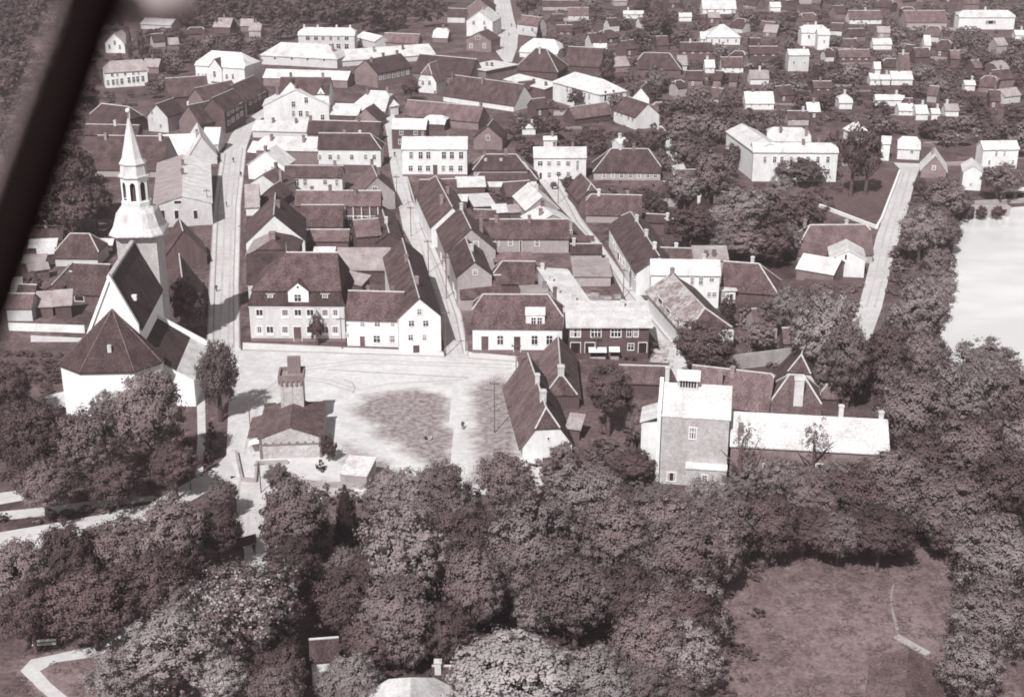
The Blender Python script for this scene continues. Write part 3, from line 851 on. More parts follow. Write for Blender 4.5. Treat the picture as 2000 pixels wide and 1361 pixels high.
# --- middle right block
H('grey gabled house with brown roof and attic window beside the middle street', (872,492),(968,488),by=536,t='gy',ap=448,R=(899,406),wall='grey',roof='tile',ch=[(.9,.5,'chimney_pale'),(.4,.8)],win=[('f',477,10,9,[930],'cross'),('l',[500,520],3,9,[862,868])])
H('long brown roof continuing the row up the middle street', (842,444),(925,440),h=5.5,t='gy',R=(850,343),pitch=42,wall='white',roof='tile',ch=[(.25,.35),(.5,.6)],hips=(0,.3))
H('smaller grey gabled house with square attic window in front of its taller neighbour', (893,539),(961,538),by=602,t='gy',ap=512,R=(909,466),wall='grey',roof='tile',win=[('f',532,8,8,[928],'cross'),('l',[560,575],3,10,[886,890])],ch=[(.5,.55,'chimney_pale')])
H('brown roof stepped below the small grey gable beside the middle street', (900,581),(979,579),by=606,ry=540,wall='grey',roof='tile')
H('long tiled house with grey yard wall and small windows in the middle of the block', (957,465),(1111,465),by=494,ry=430,wall='grey',roof='tile',ch=[(.08,.45),(.5,.45)],win=[('f',474.5,7,10,[971]),('f',474.5,8,10,[997]),('f',475,8,11,[1049]),('f',481,4,22,[1017],'door')])
H('narrow brown lean-to under the long grey yard wall', (966,511),(1037,510),h=3.2,ry=496,t='shed',pitch=28,wall='wood',roof='tilelight')
H('hipped brown tile house in front of the long white monopitch wing', (962,552),(1043,553),by=577,ry=512,hips=(.7,0),wall='wood',roof='tile')
H('small pale roofed store behind the corner shop roof', (1023,575),(1070,573),h=5.5,t='flat',ry=559,wall='white',roof='metalgrey',ch=[(.95,.6)])
H('white flat roofed store behind the bay fronted white house', (893,366),(947,365),by=377,ry=347,t='shed',pitch=10,wall='wood',roof='metalwhite')
H('pale slanted roof of a shed beside the walled garden', (927,404),(966,401),by=412,t='flat',C=(913,381),wall='wood',roof='metalwhite')
H('tiny white hut left of the walled garden', (894,393),(911,393),by=402,ry=382,t='shed',pitch=15,wall='wood',roof='metalwhite')
H('small white roofed shed below the walled garden', (967,416),(994,414),by=426,ry=401,t='shed',pitch=15,wall='wood',roof='metalwhite')
H('grey roofed shed right of the small white roofed shed', (996,415),(1028,413),by=427,ry=402,t='shed',pitch=22,wall='wood',roof='metalgrey')
H('brown tiled shed left of the small white roofed shed', (925,426),(966,427),by=434,ry=411,wall='wood',roof='tile')
H('white roofed gable house with plain white slope by the right street', (1028,411),(1092,409),h=4.5,t='gy',C=(1003,383),pitch=38,wall='grey',roof='metalwhite',ch=[(.55,.55,'chimney_pale')])
H('white roofed low house with grey gable facing the right street', (1040,441),(1128,442),h=4.6,t='gy',C=(1019,423),pitch=24,wall='grey',roof='metalwhite',ch=[(.35,.3),(.9,.5)],win=[('f',456,6,9,[1114]),('f',456,4,8,[1124])])
H('hipped brown tile house with white ridge below the two white houses', (928,350),(1048,350),by=362,ry=318,hips=(1,1),wall='white',roof='tile',ch=[(.17,.45,'chimney_pale'),(.42,.45,'chimney_pale')])
H('second hipped tile roof just behind the white ridged one', (925,331),(1030,331),h=5,ry=303,hips=(1,1),wall='grey',roof='tile',ch=[(.2,.5),(.6,.5)])
H('dark tiled shed at the back of the walled garden', (990,384),(1040,380),by=393,ry=356,wall='wood',roof='tile')
H('brown gabled house with one attic window between the white houses', (925,270),(981,272),by=292,t='gy',ap=247,D=10,wall='brick',roof='tile',win=[('f',269,6,8,[953],'cross')])
H('short brown roof by the middle street near the bay fronted white house', (822,378),(892,376),h=4,ry=352,wall='wood',roof='tile')
H('small dark roofed shed beside the right street near the grey store', (1115,494),(1175,494),by=507,ry=478,wall='grey',roof='tiledark',ch=[(.1,.5,'chimney_pale')])
# --- upper middle
wg = H('tall white house with dark roof and white cross gable by the left street', (545,183),(642,184),by=236,ry=152,wall='white',roof='tile',ch=[(.2,.5),(.85,.5)],win=[('f',212,6,9,[620,634])])
dormer(wg, 547, 590, 184, 160, 200, win=[(573,178,5,8)], deep=5, proud=.6)
dormer(wg, 619, 634, 183, 170, 196, win=[(626,182,3,5)], deep=4, proud=.2)
H('white two storey gabled front with white roof below the cross gable', (514,207),(642,205),by=240,t='gy',ap=176,D=11,wall='white',roof='metalwhite',win=[('f',[204,222,222,223,230,196],6.5,10,[573,573,587,600,630,598])],ch=[(.2,.5),(.6,.2)])
H('white shed roof over dark timber walls right of the white gabled front', (643,224),(698,226),by=239,ry=205,t='shed',pitch=24,wall='wood',roof='metalwhite')
H('small dark gable right of the white shed roof', (691,233),(739,236),by=246,t='gy',ap=213,D=8,wall='brick',roof='tile')
H('grey and white metal roofed house near the top of the middle street', (690,214),(752,217),by=230,ry=178,pitch=36,wall='grey',roof='metalwhite',hips=(.7,.3),ch=[(.3,.4),(.9,.5)])
H('little white house at the top end of the middle street', (752,210),(778,206),by=226,ry=197,wall='white',roof='metalwhite',pitch=25)
H('brown brick house with blank end wall turned towards the middle street', (737,144),(805,131),by=166,t='gx',ry=112,D=13,wall='brick',roof='tiledark',ch=[(.1,.4),(.5,.5),(.9,.5)],win=[('f',[151,150,148,147,145,143,141],4,9,[743,751,760,769,778,787,796])])
H('long brown tiled warehouse below the white gable with corner windows', (787,224),(934,238),by=247,ry=203,wall='brick',roof='tilelight',ch=[(.97,.5)])
H('white gable with corner windows and tiled hip near the upper middle', (815,158),(852,161),by=182,t='gy',ap=128,D=9,hips=(.6,0),wall='white',roof='tilelight',win=[('f',162,5,8,[826,839]),('f',183,5,10,[850])])
H('long dark roof with white side wall in the upper middle', (866,186),(1003,206),by=208,ry=157,wall='white',roof='tile',ch=[(.02,.4),(.45,.4)])
H('big dark tiled roof beside the white flat roof at the top street', (806,141),(916,152),by=166,ry=112,wall='brick',roof='tiledark')
H('angular white flat roofed building at the foot of the top street', (949,139),(1010,127),by=162,t='flat',D=13,wall='brick',roof='metalwhite',oh=.6,ch=[(.2,.6),(.4,.5),(.45,.35)])
H('long white hipped roof with low cream wall below the school', (508,108),(658,116),by=130,ry=86,hips=(1,1),pitch=32,wall='cream',roof='metalwhite',win=[('f',[114,115,116,117],4,4,[537,570,601,633],'hole')],ch=[(.9,.3)])
H('second long white low roof right of the white hipped one', (662,120),(850,106),by=124,ry=93,pitch=20,wall='cream',roof='metalwhite',ch=[(.4,.3),(.7,.3)])
H('two storey cream school with white hipped roof and rows of windows', (582,69),(692,70),by=98,ry=55,pitch=32,hips=(.6,.6),wall='cream',roof='metalwhite',ch=[(.08,.6,'chimney_pale'),(.32,.6,'chimney_pale'),(.66,.6,'chimney_pale'),(.9,.6,'chimney_pale')],
  win=[('f',74,7.5,9,[601,617,631,646,661,677]),('f',91,7.5,9,[601,617,631,646,661,677])])
H('white sloping outbuilding roof right of the school', (695,73),(732,82),h=3.5,ry=67,wall='cream',roof='metalwhite',pitch=25)
H('low brown shed in front of the dark woods', (748,82),(816,85),by=96,ry=67,wall='brick',roof='tilelight')
H('long narrow white roof below the white hipped roof', (514,152),(678,157),by=170,ry=138,wall='brick',roof='metalwhite',pitch=25)
wb = H('white house with large white hipped roof and central gable in the upper left', (381,127),(477,134),by=166,ry=102,pitch=36,hips=(.8,.9),wall='white',roof='metalwhite',win=[('f',148,4,7,[388,396,402]),('f',150,4,9,[443,455])])
dormer(wb, 408, 432, 132, 116, 160, win=[(419,145,5,10)], deep=6, proud=.8)
H('white walled house with two rows of arched windows in the upper left', (204,142),(287,137),by=170,ry=119,pitch=42,hips=(.9,.4),wall='white',roof='metalgrey',cornice=True,
  win=[('f',[145.5,145,143,142,141],4.5,8,[219,229,244,260,270]),('f',[162,161,160,159,157,156,155,154],5,10,[211,221,229,238,252,261,269,279])])
H('small white house behind the arched window house by two poplars', (205,84),(243,85),by=104,t='gy',ap=66,D=9,wall='white',roof='metalgrey',win=[('f',84,4,8,[224]),('f',92,4,8,[214,234])])
H('white roofed barn at the edge of the upper left woods', (275,47),(334,50),by=54,ry=37,wall='cream',roof='metalwhite',pitch=25)
# --- top street
H('white gabled house beside the top street', (911,41),(962,43),by=72,t='gy',ap=23,D=16,wall='white',roof='metalwhite',ch=[(.4,.5)],win=[('f',45,4,7,[925,946])])
H('brick gabled house with white windows beside the top street', (911,76),(959,80),by=101,t='gy',ap=64,D=9,wall='brick',roof='tile',ch=[(.7,.5)],win=[('f',90,5,8,[920,946]),('f',74,9,5,[933])])
H('uppermost gabled house beside the top street', (912,17),(960,18),by=36,t='gy',ap=-2,D=14,wall='brick',roof='metalwhite',roof2='tile')
H('small brick house with white hipped roof left of the top street', (845,73),(874,74),by=81,ry=56,wall='brick',roof='metalwhite',hips=(.4,.4),ch=[(.6,.5)])
H('low tiled house left of the white gabled one at the top street', (874,32),(908,33),by=45,ry=18,wall='cream',roof='tile')
H('white gabled low roof right of the top street', (1015,101),(1088,106),by=112,ry=77,wall='white',roof='metalwhite',hips=(.7,.7),pitch=35)
H('dark hipped roof house right of the foot of the top street', (1003,136),(1089,141),by=152,ry=96,hips=(1,1),wall='wood',roof='tile',ch=[(.5,.4,'chimney_pale')])
H('narrow white roofed shed below the dark hipped house', (985,156),(1063,175),by=186,t='shed',D=7,pitch=10,wall='wood',roof='metalwhite',ch=[(.6,.4),(.9,.4)])
H('long white columned hall with white roof in the upper middle', (1080,160),(1172,185),by=210,ry=149,hips=(1,1),pitch=32,wall='white',roof='metalwhite',win=[('f',[175,179,187,189],4,10,[1108,1120,1142,1151]),('f',[202,204],4,6,[1143,1152]),('r',[188,186],4,18,[1182,1198],'hole')])
H('white house with dark roof at the head of the lane', (1199,214),(1241,229),by=246,ry=196,pitch=40,wall='white',roof='tile',win=[('f',[221,223,230,233],3.5,7,[1206,1214,1228,1236])],ch=[(.1,.5)])
H('pale grey house behind the tall dark conifer', (1010,46),(1050,51),by=70,ry=33,wall='cream',roof='tilelight',win=[('f',58,4,7,[1022,1040])])
H('long tiled roof right of the dark hipped house', (1102,127),(1172,131),by=140,ry=94,wall='wood',roof='tile')
H('tiled hipped house with pale ridges in the far gardens', (1245,134),(1330,136),by=143,ry=105,hips=(.5,1),wall='wood',roof='tile')
H('low tiled barn below the white columned hall', (1122,232),(1194,222),by=240,ry=206,wall='wood',roof='tilelight')
H('white gabled frame house behind the white lane house', (1235,190),(1268,192),by=198,t='gy',ap=172,D=9,wall='white',roof='tile')
# --- big white building and the right hand side
bw_ = H('big white two storey building with white roof among the trees', (1472,297),(1637,298),by=355,ry=280,pitch=28,hips=(0,.6),wall='white',roof='metalwhite',cornice=False,ch=[(.6,.4),(.8,.8)],
  win=[('f',312,6,11,[1494,1513,1527,1545,1560,1578,1597.5,1617]),('f',336,6,11,[1597,1617])])
H('white gabled side wing of the big white building', (1472,296),(1538,297),by=353,t='gy',C=(1419,257),pitch=24,wall='white',roof='metalwhite')
H('white rear block behind the big white building', (1500,275),(1583,277),by=292,ry=250,pitch=30,hips=(.4,.6),wall='white',roof='metalwhite',ch=[(.3,.3),(.9,.2)])
H('small white cube house with pyramid roof right of the big white building', (1660,256),(1692,254),by=274,ry=240,hips=(1,1),wall='white',roof='metalwhite',ch=[(.5,.5)])
H('narrow white house at the end of the right hand road', (1722,280),(1739,281),by=314,ry=267,wall='white',roof='metalwhite',pitch=30)
H('white house with dark attic window at the end of the right hand road', (1754,289),(1797,291),by=312,ry=268,wall='white',roof='metalwhite',hips=(.5,.5),win=[('f',296,5,6,[1781])])
H('white roofed house with brown gable beside the right hand road', (1799,332),(1849,335),by=347,t='gy',ap=304,D=10,wall='brick',roof='metalwhite',win=[('f',328,6,7,[1824])],ch=[(.5,.4)])
H('white two storey house with white roof above the pond', (1921,292),(1990,291),by=330,ry=276,wall='white',roof='metalwhite',pitch=33,win=[('f',300,4,9,[1946,1962]),('f',317,4,8,[1932,1978])])
H('white gabled cottage between the road and the pond', (1882,335),(1919,337),by=372,t='gy',ap=324,D=9,wall='white',roof='metalwhite',win=[('f',360,4,5,[1896])])
H('white gabled shed beside the right hand road', (1623,505),(1690,508),by=541,t='gy',ap=490,D=9,wall='white',roof='metalwhite',win=[('f',[502,507],4,9,[1652,1631],'hole')])
H('long white roofed wing left of the white gabled shed', (1556,524),(1628,536),by=552,ry=502,wall='brick',roof='metalwhite',pitch=26)
H('broad brown roofed house with white hip behind the white gabled shed', (1560,497),(1705,496),by=510,ry=441,hips=(.8,.2),wall='grey',roof='tilelight',ch=[(.12,.5),(.7,.6,'chimney_pale')])
# --- left hand side
ped = H('cream pedimented house with grey and white metal roof by the left street', (301,398),(413,401),by=442,t='gy',ap=384,R=(358,303),wall='cream',roof='metalgrey',roof2='metalwhite',win=[('f',[419,419,419],7,15,[318,345,382],'hole'),('f',395,13,5,[347],'hole')],ch=[(.5,.5),(.72,.5)])
H('white roofed house in the row on the left of the left street', (317,304),(392,301),by=312,ry=263,wall='cream',roof='metalwhite',pitch=40)
H('white gabled house at the corner on the left of the left street', (366,303),(425,309),by=322,t='gy',ap=268,R=(385,241),wall='cream',roof='metalwhite',ch=[(.3,.4)])
H('white roofed upper part of the row left of the left street', (396,281),(426,281),by=300,ry=250,wall='cream',roof='metalwhite',pitch=36)
H('blank white fire wall of a brown roofed house in the upper left', (345,224),(392,207),by=240,t='flat',D=7,wall='limewash',roof='tile',ch=[(.85,.5,'chimney_pale')])
H('brown tiled roof beside the blank white fire wall', (391,243),(432,234),by=262,ry=203,wall='brick',roof='tile')
H('brown brick row house facing the upper bend of the left street', (438,218),(478,200),by=252,ry=184,wall='darkbrick',roof='tile',win=[('f',[221,216,211,206],3,8,[446,454,463,471]),('f',[240,234,228,222],3,8,[447,455,464,472])])
H('second brown brick row house up the left street', (481,198),(524,178),by=216,ry=158,wall='darkbrick',roof='tile',win=[('f',[200,195,190,185],3,8,[489,498,507,516])])
H('long tiled barn behind the church spire', (180,330),(318,332),by=346,ry=267,wall='grey',roof='tile',ch=[(.9,.45,'chimney_pale'),(.12,.45)])
H('low tiled roof beyond the long tiled barn', (165,262),(268,264),by=270,ry=245,wall='wood',roof='tile',ch=[(.55,.5,'chimney_pale')])
H('dark hip roofed house in the shade of the upper left', (168,240),(245,250),by=258,ry=207,wall='wood',roof='tiledark',hips=(.6,.6))
H('cream gabled house with stacked windows in the upper left', (288,226),(327,229),by=258,t='gy',ap=205,D=11,wall='cream',roof='tile',win=[('f',[220,232,246],4,7,[297,297,314])])
H('dark tiled roof between the arched house and the white hipped house', (331,190),(410,184),by=206,ry=152,wall='wood',roof='tile')
H('brown tiled roof next to the upper brick row', (404,206),(474,190),by=214,ry=166,wall='brick',roof='tile')
H('hipped tiled house left of the church tower', (107,502),(190,503),by=517,ry=458,hips=(.8,.8),wall='cream',roof='tile')
H('low white roofed shed beside the church tower', (187,478),(219,478),by=490,ry=467,wall='wood',roof='metalwhite',pitch=25)
H('big brown tiled barn left of the church nave', (133,572),(201,575),by=592,ry=517,wall='wood',roof='tile',win=[('f',583,18,9,[155],'plain')])
H('long white roof strip in the left yards', (57,484),(108,482),by=490,ry=469,t='shed',pitch=18,wall='wood',roof='metalwhite')
H('short white roof below the long white strip', (75,498),(106,495),by=506,ry=486,t='shed',pitch=18,wall='wood',roof='metalwhite')
H('pale grey shed roof in the left yards', (45,514),(86,513),by=520,ry=499,t='shed',pitch=18,wall='wood',roof='metalgrey')
H('second pale grey shed roof just below the first in the left yards', (58,530),(95,525),by=538,ry=517,t='shed',pitch=18,wall='wood',roof='metalgrey')
H('tiled house behind the white roof strips on the left', (64,468),(121,468),by=474,ry=443,wall='wood',roof='tile',ch=[(.4,.5,'chimney_pale')])
H('cream walled shed with grey roof at the left edge', (12,601),(61,601),by=627,ry=575,wall='cream',roof='tilelight',pitch=35)
H('grey shed roof between the cream shed and the brown barn', (68,599),(102,598),by=618,ry=572,t='shed',pitch=25,wall='wood',roof='metalgrey')
H('grey shed roof nearest the brown barn', (107,597),(138,595),by=622,ry=569,t='shed',pitch=25,wall='wood',roof='metalgrey')
H('narrow brown roof running up between the left sheds', (88,566),(118,566),h=3.5,t='gy',D=16,pitch=30,wall='wood',roof='tilelight')
H('brown tiled house along the left street above the church', (318,500),(405,502),by=520,t='gy',ap=452,R=(350,428),wall='wood',roof='tile',roof2='tilelight')
H('brown tiled house along the left street beside the church', (322,602),(400,602),by=626,t='gy',ap=545,R=(350,498),wall='wood',roof='tile')
# --- bottom edge
H('white roofed house at the lower edge among the woods', (700,1430),(905,1440),h=5,t='gy',R=(803,1304),pitch=33,wall='cream',roof='metalwhite',hips=(0,.45))
H('brown roofed extension beside the white roofed house at the lower edge', (846,1348),(905,1348),h=4.5,ry=1303,wall='wood',roof='tile',ch=[(.15,.4,'chimney_pale')])
H('small tiled house with white gable hidden in the lower woods', (608,1288),(660,1284),h=4,ry=1249,wall='white',roof='tile')
wall_line('pale stone step edge above the hazy grey roof in the lower right', [(1756, 1248), (1806, 1276)], .35, 1.1, 'stone', 'stone_wall')
H('hazy grey roofed house in the lower right corner', (1690,1400),(1835,1415),h=3.0,t='gy',R=(1775,1268),pitch=28,wall='grey',roof='tilelight',roof2='tile',ridge=False)
# --- far slope, many small white houses
def F(label, x0, x1, ye, ry, by, roof='metalwhite', wall='white', **k):
    if 'win' not in k and by - ye >= 4.5 and x1 - x0 >= 12:
        n = max(1, int((x1 - x0) / 14)); hw = min(5.5, (by - ye) * .55)
        k['win'] = [('f', ye + (by - ye) * .45, 3.4, hw, [x0 + (i + .5) * (x1 - x0) / n + random.uniform(-1.5, 1.5) for i in range(n)])]
    if 'ch' not in k and x1 - x0 >= 16: k['ch'] = [(random.uniform(.2, .8), .5, random.choice(['chimney', 'chimney_pale']))]
    return H(label, (x0, ye), (x1, ye + k.pop('dy', 0)), by=by, ry=ry, roof=roof, wall=wall, pitch=k.pop('pitch', 33), name='cottage', **k)
F('white villa with hipped white roof in the far gardens', 1381, 1446, 73, 49, 88, hips=(1, 1), ch=[(.35,.5)])
F('white side wing in front of the hipped white villa', 1369, 1411, 76, 63, 86)
F('white roofed house at the top edge of the far gardens', 1373, 1438, 18, 1, 25)
F('narrow white roof strip right of the far willow', 1218, 1257, 28, 22, 34)
F('white two storey house in the far gardens', 1566, 1616, 64, 50, 90, hips=(.5, .5), win=[('f',72,4,6,[1580,1596])])
F('tall white side house against the two storey one', 1598, 1621, 68, 58, 98)
F('square white house below the two storey one', 1541, 1581, 108, 97, 140, wall='cream', pitch=25)
F('broad white hipped house at the far right top', 1874, 1983, 34, 21, 58, hips=(.8, .8), win=[('f',44,20,6,[1935],'plain')])
F('pale barn with white front strip at the far top', 1660, 1722, 38, 22, 43, roof='tilelight')
F('large grey roofed barn at the far top', 1770, 1850, 44, 22, 48, roof='tilelight', wall='grey')
F('white roofed cottage amid the plots left of the white spike gable', 1706, 1742, 87, 76, 91)
F('sharp little white gable in the far gardens', 1806, 1818, 88, 70, 92, pitch=55)
F('left one of the three joined white cottages', 1700, 1720, 155, 144, 165)
F('middle one of the three joined white cottages', 1722, 1739, 155, 147, 158)
F('right and largest of the three joined white cottages', 1742, 1783, 155, 140, 159)
F('tiny white gabled hut above the joined cottages', 1708, 1720, 134, 122, 138, pitch=50)
F('grey gabled hut behind the joined cottages', 1757, 1777, 136, 106, 140, roof='tilelight', wall='grey', pitch=55)
F('white hipped cottage with small side roof on the slope', 1640, 1665, 201, 185, 206, hips=(.6, .6))
F('dark walled hut with tilted white roof on the slope', 1578, 1602, 218, 201, 236, wall='wood')
F('long white greenhouse roof on the slope', 1711, 1767, 195, 186, 198)
F('white roof amid pale debris on the slope', 1756, 1785, 216, 203, 222)
F('low white roof right of the pale debris', 1790, 1813, 222, 206, 226)
F('small white hut right of the debris roofs', 1820, 1836, 222, 213, 226)
F('pale hut far right on the slope', 1847, 1873, 216, 204, 220, roof='metalgrey')
F('little white roof near the far right trees', 1885, 1905, 166, 158, 169)
F('white glass roofed house on the middle of the far slope', 1457, 1512, 202, 180, 208)
F('white low roof at the very right edge', 1984, 2004, 69, 60, 72)
F('white speck of a cottage at the top of the slope', 1505, 1525, 14, 5, 18)
F('small white roof left of the hipped villa', 1327, 1351, 33, 26, 36)
F('tiled cottage with white gable in the far gardens', 1410, 1452, 131, 113, 137, roof='tile')
F('white fronted cottage left of the tiled one', 1378, 1396, 132, 118, 138)
F('pale wall and roof strip right of the tiled cottage', 1466, 1502, 154, 138, 158, roof='metalgrey')
F('flat white pavilion roof behind the right street house', 1062, 1087, 273, 267, 278, t='gx')
F('white shed by the lane', 1209, 1226, 281, 271, 286, dy=-3)
F('low white roof strip in the far middle trees', 1020, 1046, 250, 244, 253)
F('white hut with flat roof near the lane trees', 1160, 1185, 95, 86, 98)
F('brown barn among the upper gardens', 1330, 1392, 100, 84, 106, roof='tile', wall='wood')
F('second brown barn among the upper gardens', 1640, 1700, 112, 98, 118, roof='tilelight', wall='wood')
F('tiled cottage near the top edge of the slope', 1110, 1150, 30, 16, 36, roof='tilelight', wall='cream')
F('tiled cottage above the dark conifer', 1088, 1118, 62, 50, 68, roof='tile', wall='wood')
F('long brown roof at the top left of the slope', 1060, 1130, 12, 2, 16, roof='tile', wall='grey')
F('brown barn right of the far villa', 1465, 1520, 105, 92, 110, roof='tile', wall='wood')
F('dark shed left of the hipped cottage', 1590, 1625, 172, 160, 177, roof='tile', wall='wood')
F('brown cottage above the big white building', 1540, 1580, 232, 218, 238, roof='tile', wall='grey')
# ------------------------------------------------------------------ the church
def church():
    he, zr = 15.8, 25.5                          # nave eaves and ridge
    ap_ = G(214, 548, zr); bk = G(262, 474, zr)
    ey = bk - ap_; ey.z = 0; D = ey.length; ey.normalize()
    ex = Vector((ey.y, -ey.x, 0)); rz = math.atan2(ex.y, ex.x)
    ev = G(280, 629, he)
    hw = abs((ev - ap_).dot(ex))
    root = empty('church', (ap_.x, ap_.y, 0), rz, 'white church with dark roofs, polygonal choir and pale bell tower with spire', 'church')
    w = MB()
    # facade gable (continues down over the left aisle), nave walls
    lw = 2.05 * hw; sl = (zr - he) / hw; zl = zr - sl * lw
    w.quad((-lw, 0, -.4), (hw, 0, -.4), (hw, 0, he), (0, 0, zr), (-lw, 0, zl))
    w.quad((hw, 0, -.4), (hw, D, -.4), (hw, D, he), (hw, 0, he))
    w.quad((-lw, 0, -.4), (-lw, D, -.4), (-lw, D, zl), (-lw, 0, zl))
    w.quad((-lw, D, -.4), (hw, D, -.4), (hw, D, he), (0, D, zr), (-lw, D, zl))
    w.build('nave_wall', 'limewash', root)
    # parapet coping on the facade gable
    c = MB()
    th = 1.0
    c.solid([[(-lw, -.35, zl + th), (0, -.35, zr + th + .3), (0, .5, zr + th + .3), (-lw, .5, zl + th)],
             [(0, -.35, zr + th + .3), (hw, -.35, he + th), (hw, .5, he + th), (0, .5, zr + th + .3)]], 1.3)
    c.build('gable_coping', 'limewash', root)
    r = MB()
    r.solid([[(-lw - .2, .52, zl + .1), (0, .52, zr + .3), (0, D, zr + .3), (-lw - .2, D, zl + .1)],
             [(0, .52, zr + .3), (hw + .35, .52, he - .2), (hw + .35, D, he - .2), (0, D, zr + .3)]], .3)
    rf = r.build('nave_roof', 'tiledark', root)
    k = MB(); k.tube([(-.25, .6, zr + .35), (-.25, D, zr + .35)], [.5, .5], 6); k.build('ridge_cap', 'mortar', rf)
    k = MB(); k.tube([(0, D, zr + .35), (hw, D, he - .05)], [.2, .2], 5); k.build('verge', 'mortar', rf)
    # small roof light seen as a pale spot
    k = MB(); k.box(hw*.55, hw*.55 + .9, D*.22, D*.22 + .9, he + (zr - he)*.4, he + (zr - he)*.4 + 1.0); k.build('roof_vent', 'frame', rf)
    # right aisle: lean-to roof, lower metal strip, white end wall
    a0, a1, a2 = hw, hw + 6.2, hw + 9.2
    zt, zm, zb = he - 4.2, he - 8.4, he - 10.2
    m = MB()
    m.quad((a0, 0, -.4), (a2, 0, -.4), (a2, 0, zb), (a1, 0, zm), (a0, 0, zt))
    m.quad((a0, D*.72, -.4), (a2, D*.72, -.4), (a2, D*.72, zb), (a1, D*.72, zm), (a0, D*.72, zt))
    m.quad((a2, 0, -.4), (a2, D*.72, -.4), (a2, D*.72, zb), (a2, 0, zb))
    m.build('aisle_wall', 'limewash', root)
    m = MB(); m.solid([[(a0 + .02, -.2, zt + .25), (a1, -.2, zm + .25), (a1, D*.72, zm + .25), (a0 + .02, D*.72, zt + .25)]], .25)
    m.build('aisle_roof', 'tiledark', root)
    m = MB(); m.solid([[(a1 + .01, -.2, zm + .27), (a2 + .3, -.2, zb + .1), (a2 + .3, D*.72, zb + .1), (a1 + .01, D*.72, zm + .27)]], .2)
    m.build('lower_aisle_roof', 'metalwhite', root)
    m = MB(); m.solid([[(a0 + .05, D*.72 + .02, zt + .9), (a2 + .4, D*.72 + .02, zb + .9), (a2 + .4, D*.72 + .6, zb + .9), (a0 + .05, D*.72 + .6, zt + .9)]], 1.6)
    m.build('aisle_coping', 'limewash', root)
    # polygonal choir in front of the facade
    hc, zc, dp = 10.6, 20.0, 7.6
    xl, xr = -9.8, 8.4
    pl = [(xl, 0), (xl, -dp*.45), (xl*.52, -dp), (xr*.52, -dp), (xr, -dp*.45), (xr, 0)]
    cw = MB()
    for p, q in zip(pl, pl[1:]):
        cw.quad((p[0], p[1], -.4), (q[0], q[1], -.4), (q[0], q[1], hc), (p[0], p[1], hc))
    cw.build('choir_wall', 'limewash', root)
    cr = MB(); o = 1.05
    e = [(p[0]*o, p[1]*o, hc + .05) for p in pl]; t = (0.0, -.42, zc)
    e[0] = (e[0][0], -.42, hc + .05); e[-1] = (e[-1][0], -.42, hc + .05)
    cr.solid([[e[i], e[i + 1], t] for i in range(len(e) - 1)], .3)
    crf = cr.build('choir_roof', 'tiledark', root)
    k = MB()
    for p in e[1:-1]: k.tube([p, (t[0], t[1], t[2] + .1)], [.13, .13], 5)
    k.build('hip_cap', 'tilelight', crf)
    k = MB(); k.box(-.35, .35, -dp*.78, -dp*.78 + .6, hc + 3.0, hc + 4.4); k.build('roof_vent', 'mortar', crf)
    # dark arched choir window
    put_window(root, -1.2, -dp - .02, 3.6, 0, 1.4, 2.6, 'plain')
    for x, yy in ((xl - .013, -dp*.22),): put_window(root, x, yy, 3.4, -math.pi/2, 1.3, 2.6, 'plain')
    # left buttress with sloping white cap
    b = MB(); b.solid([[(-lw - 5.5, -.2, 2.2), (-lw + .02, -.2, zl*.62), (-lw + .02, 1.6, zl*.62), (-lw - 5.5, 1.6, 2.2)]], 2.6)
    b.build('buttress', 'metalwhite', root)
    # tower behind the nave
    tc = G(272, 449, 27.0)
    tl = Matrix.Rotation(-rz, 3, 'Z') @ (tc - Vector((ap_.x, ap_.y, 0)))
    tx, ty, tz, th_ = tl.x, tl.y, 27.0, 3.95
    if ty - th_ < D + .05: ty = D + .05 + th_
    tb = MB(); tb.box(tx - th_, tx + th_, ty - th_, ty + th_, -.4, tz)
    tb.build('tower', 'greybrick', root)
    def rings(spec, n, m, name, par, off=math.pi / 4):
        q = MB(); prev = None
        for (rr, z, nn) in spec:
            base = len(q.v)
            for i in range(n):
                an = 2 * math.pi * i / n + off
                if nn == 4:                                        # square section blended on n points
                    cx_, sy_ = math.cos(an), math.sin(an); mxx = max(abs(cx_), abs(sy_)); rad_ = rr / mxx
                else: rad_ = rr
                q.v.append((tx + rad_ * math.cos(an), ty + rad_ * math.sin(an), z))
            if prev is not None:
                for i in range(n):
                    q.f.append((prev + i, prev + (i + 1) % n, base + (i + 1) % n, base + i))
            else: q.f.append(tuple(reversed(range(base, base + n))))
            prev = base
        q.f.append(tuple(range(prev, prev + n)))
        return q.build(name, m, par)
    br = rings([(5.35, tz - .1, 4), (5.3, tz + .25, 4), (4.55, tz + 1.4, 4), (4.1, tz + 2.9, 4), (3.75, tz + 4.2, 4), (3.3, tz + 4.9, 8), (2.95, tz + 5.3, 8)], 16, 'metalwhite', 'bell_roof', root, off=math.pi / 16)
    k = MB()
    zl0 = tz + 5.3
    lan = rings([(3.0, zl0, 8), (3.0, zl0 + .9, 8), (2.75, zl0 + .95, 8), (2.75, zl0 + 1.0, 8)], 8, 'white', 'lantern_base', root, off=math.pi / 8)
    # eight posts with round arched openings between them
    n = 8; R_ = 2.75; zo, zh, zt_ = zl0 + 1.0, zl0 + 4.2, zl0 + 5.9
    lm = MB(); op = MB()
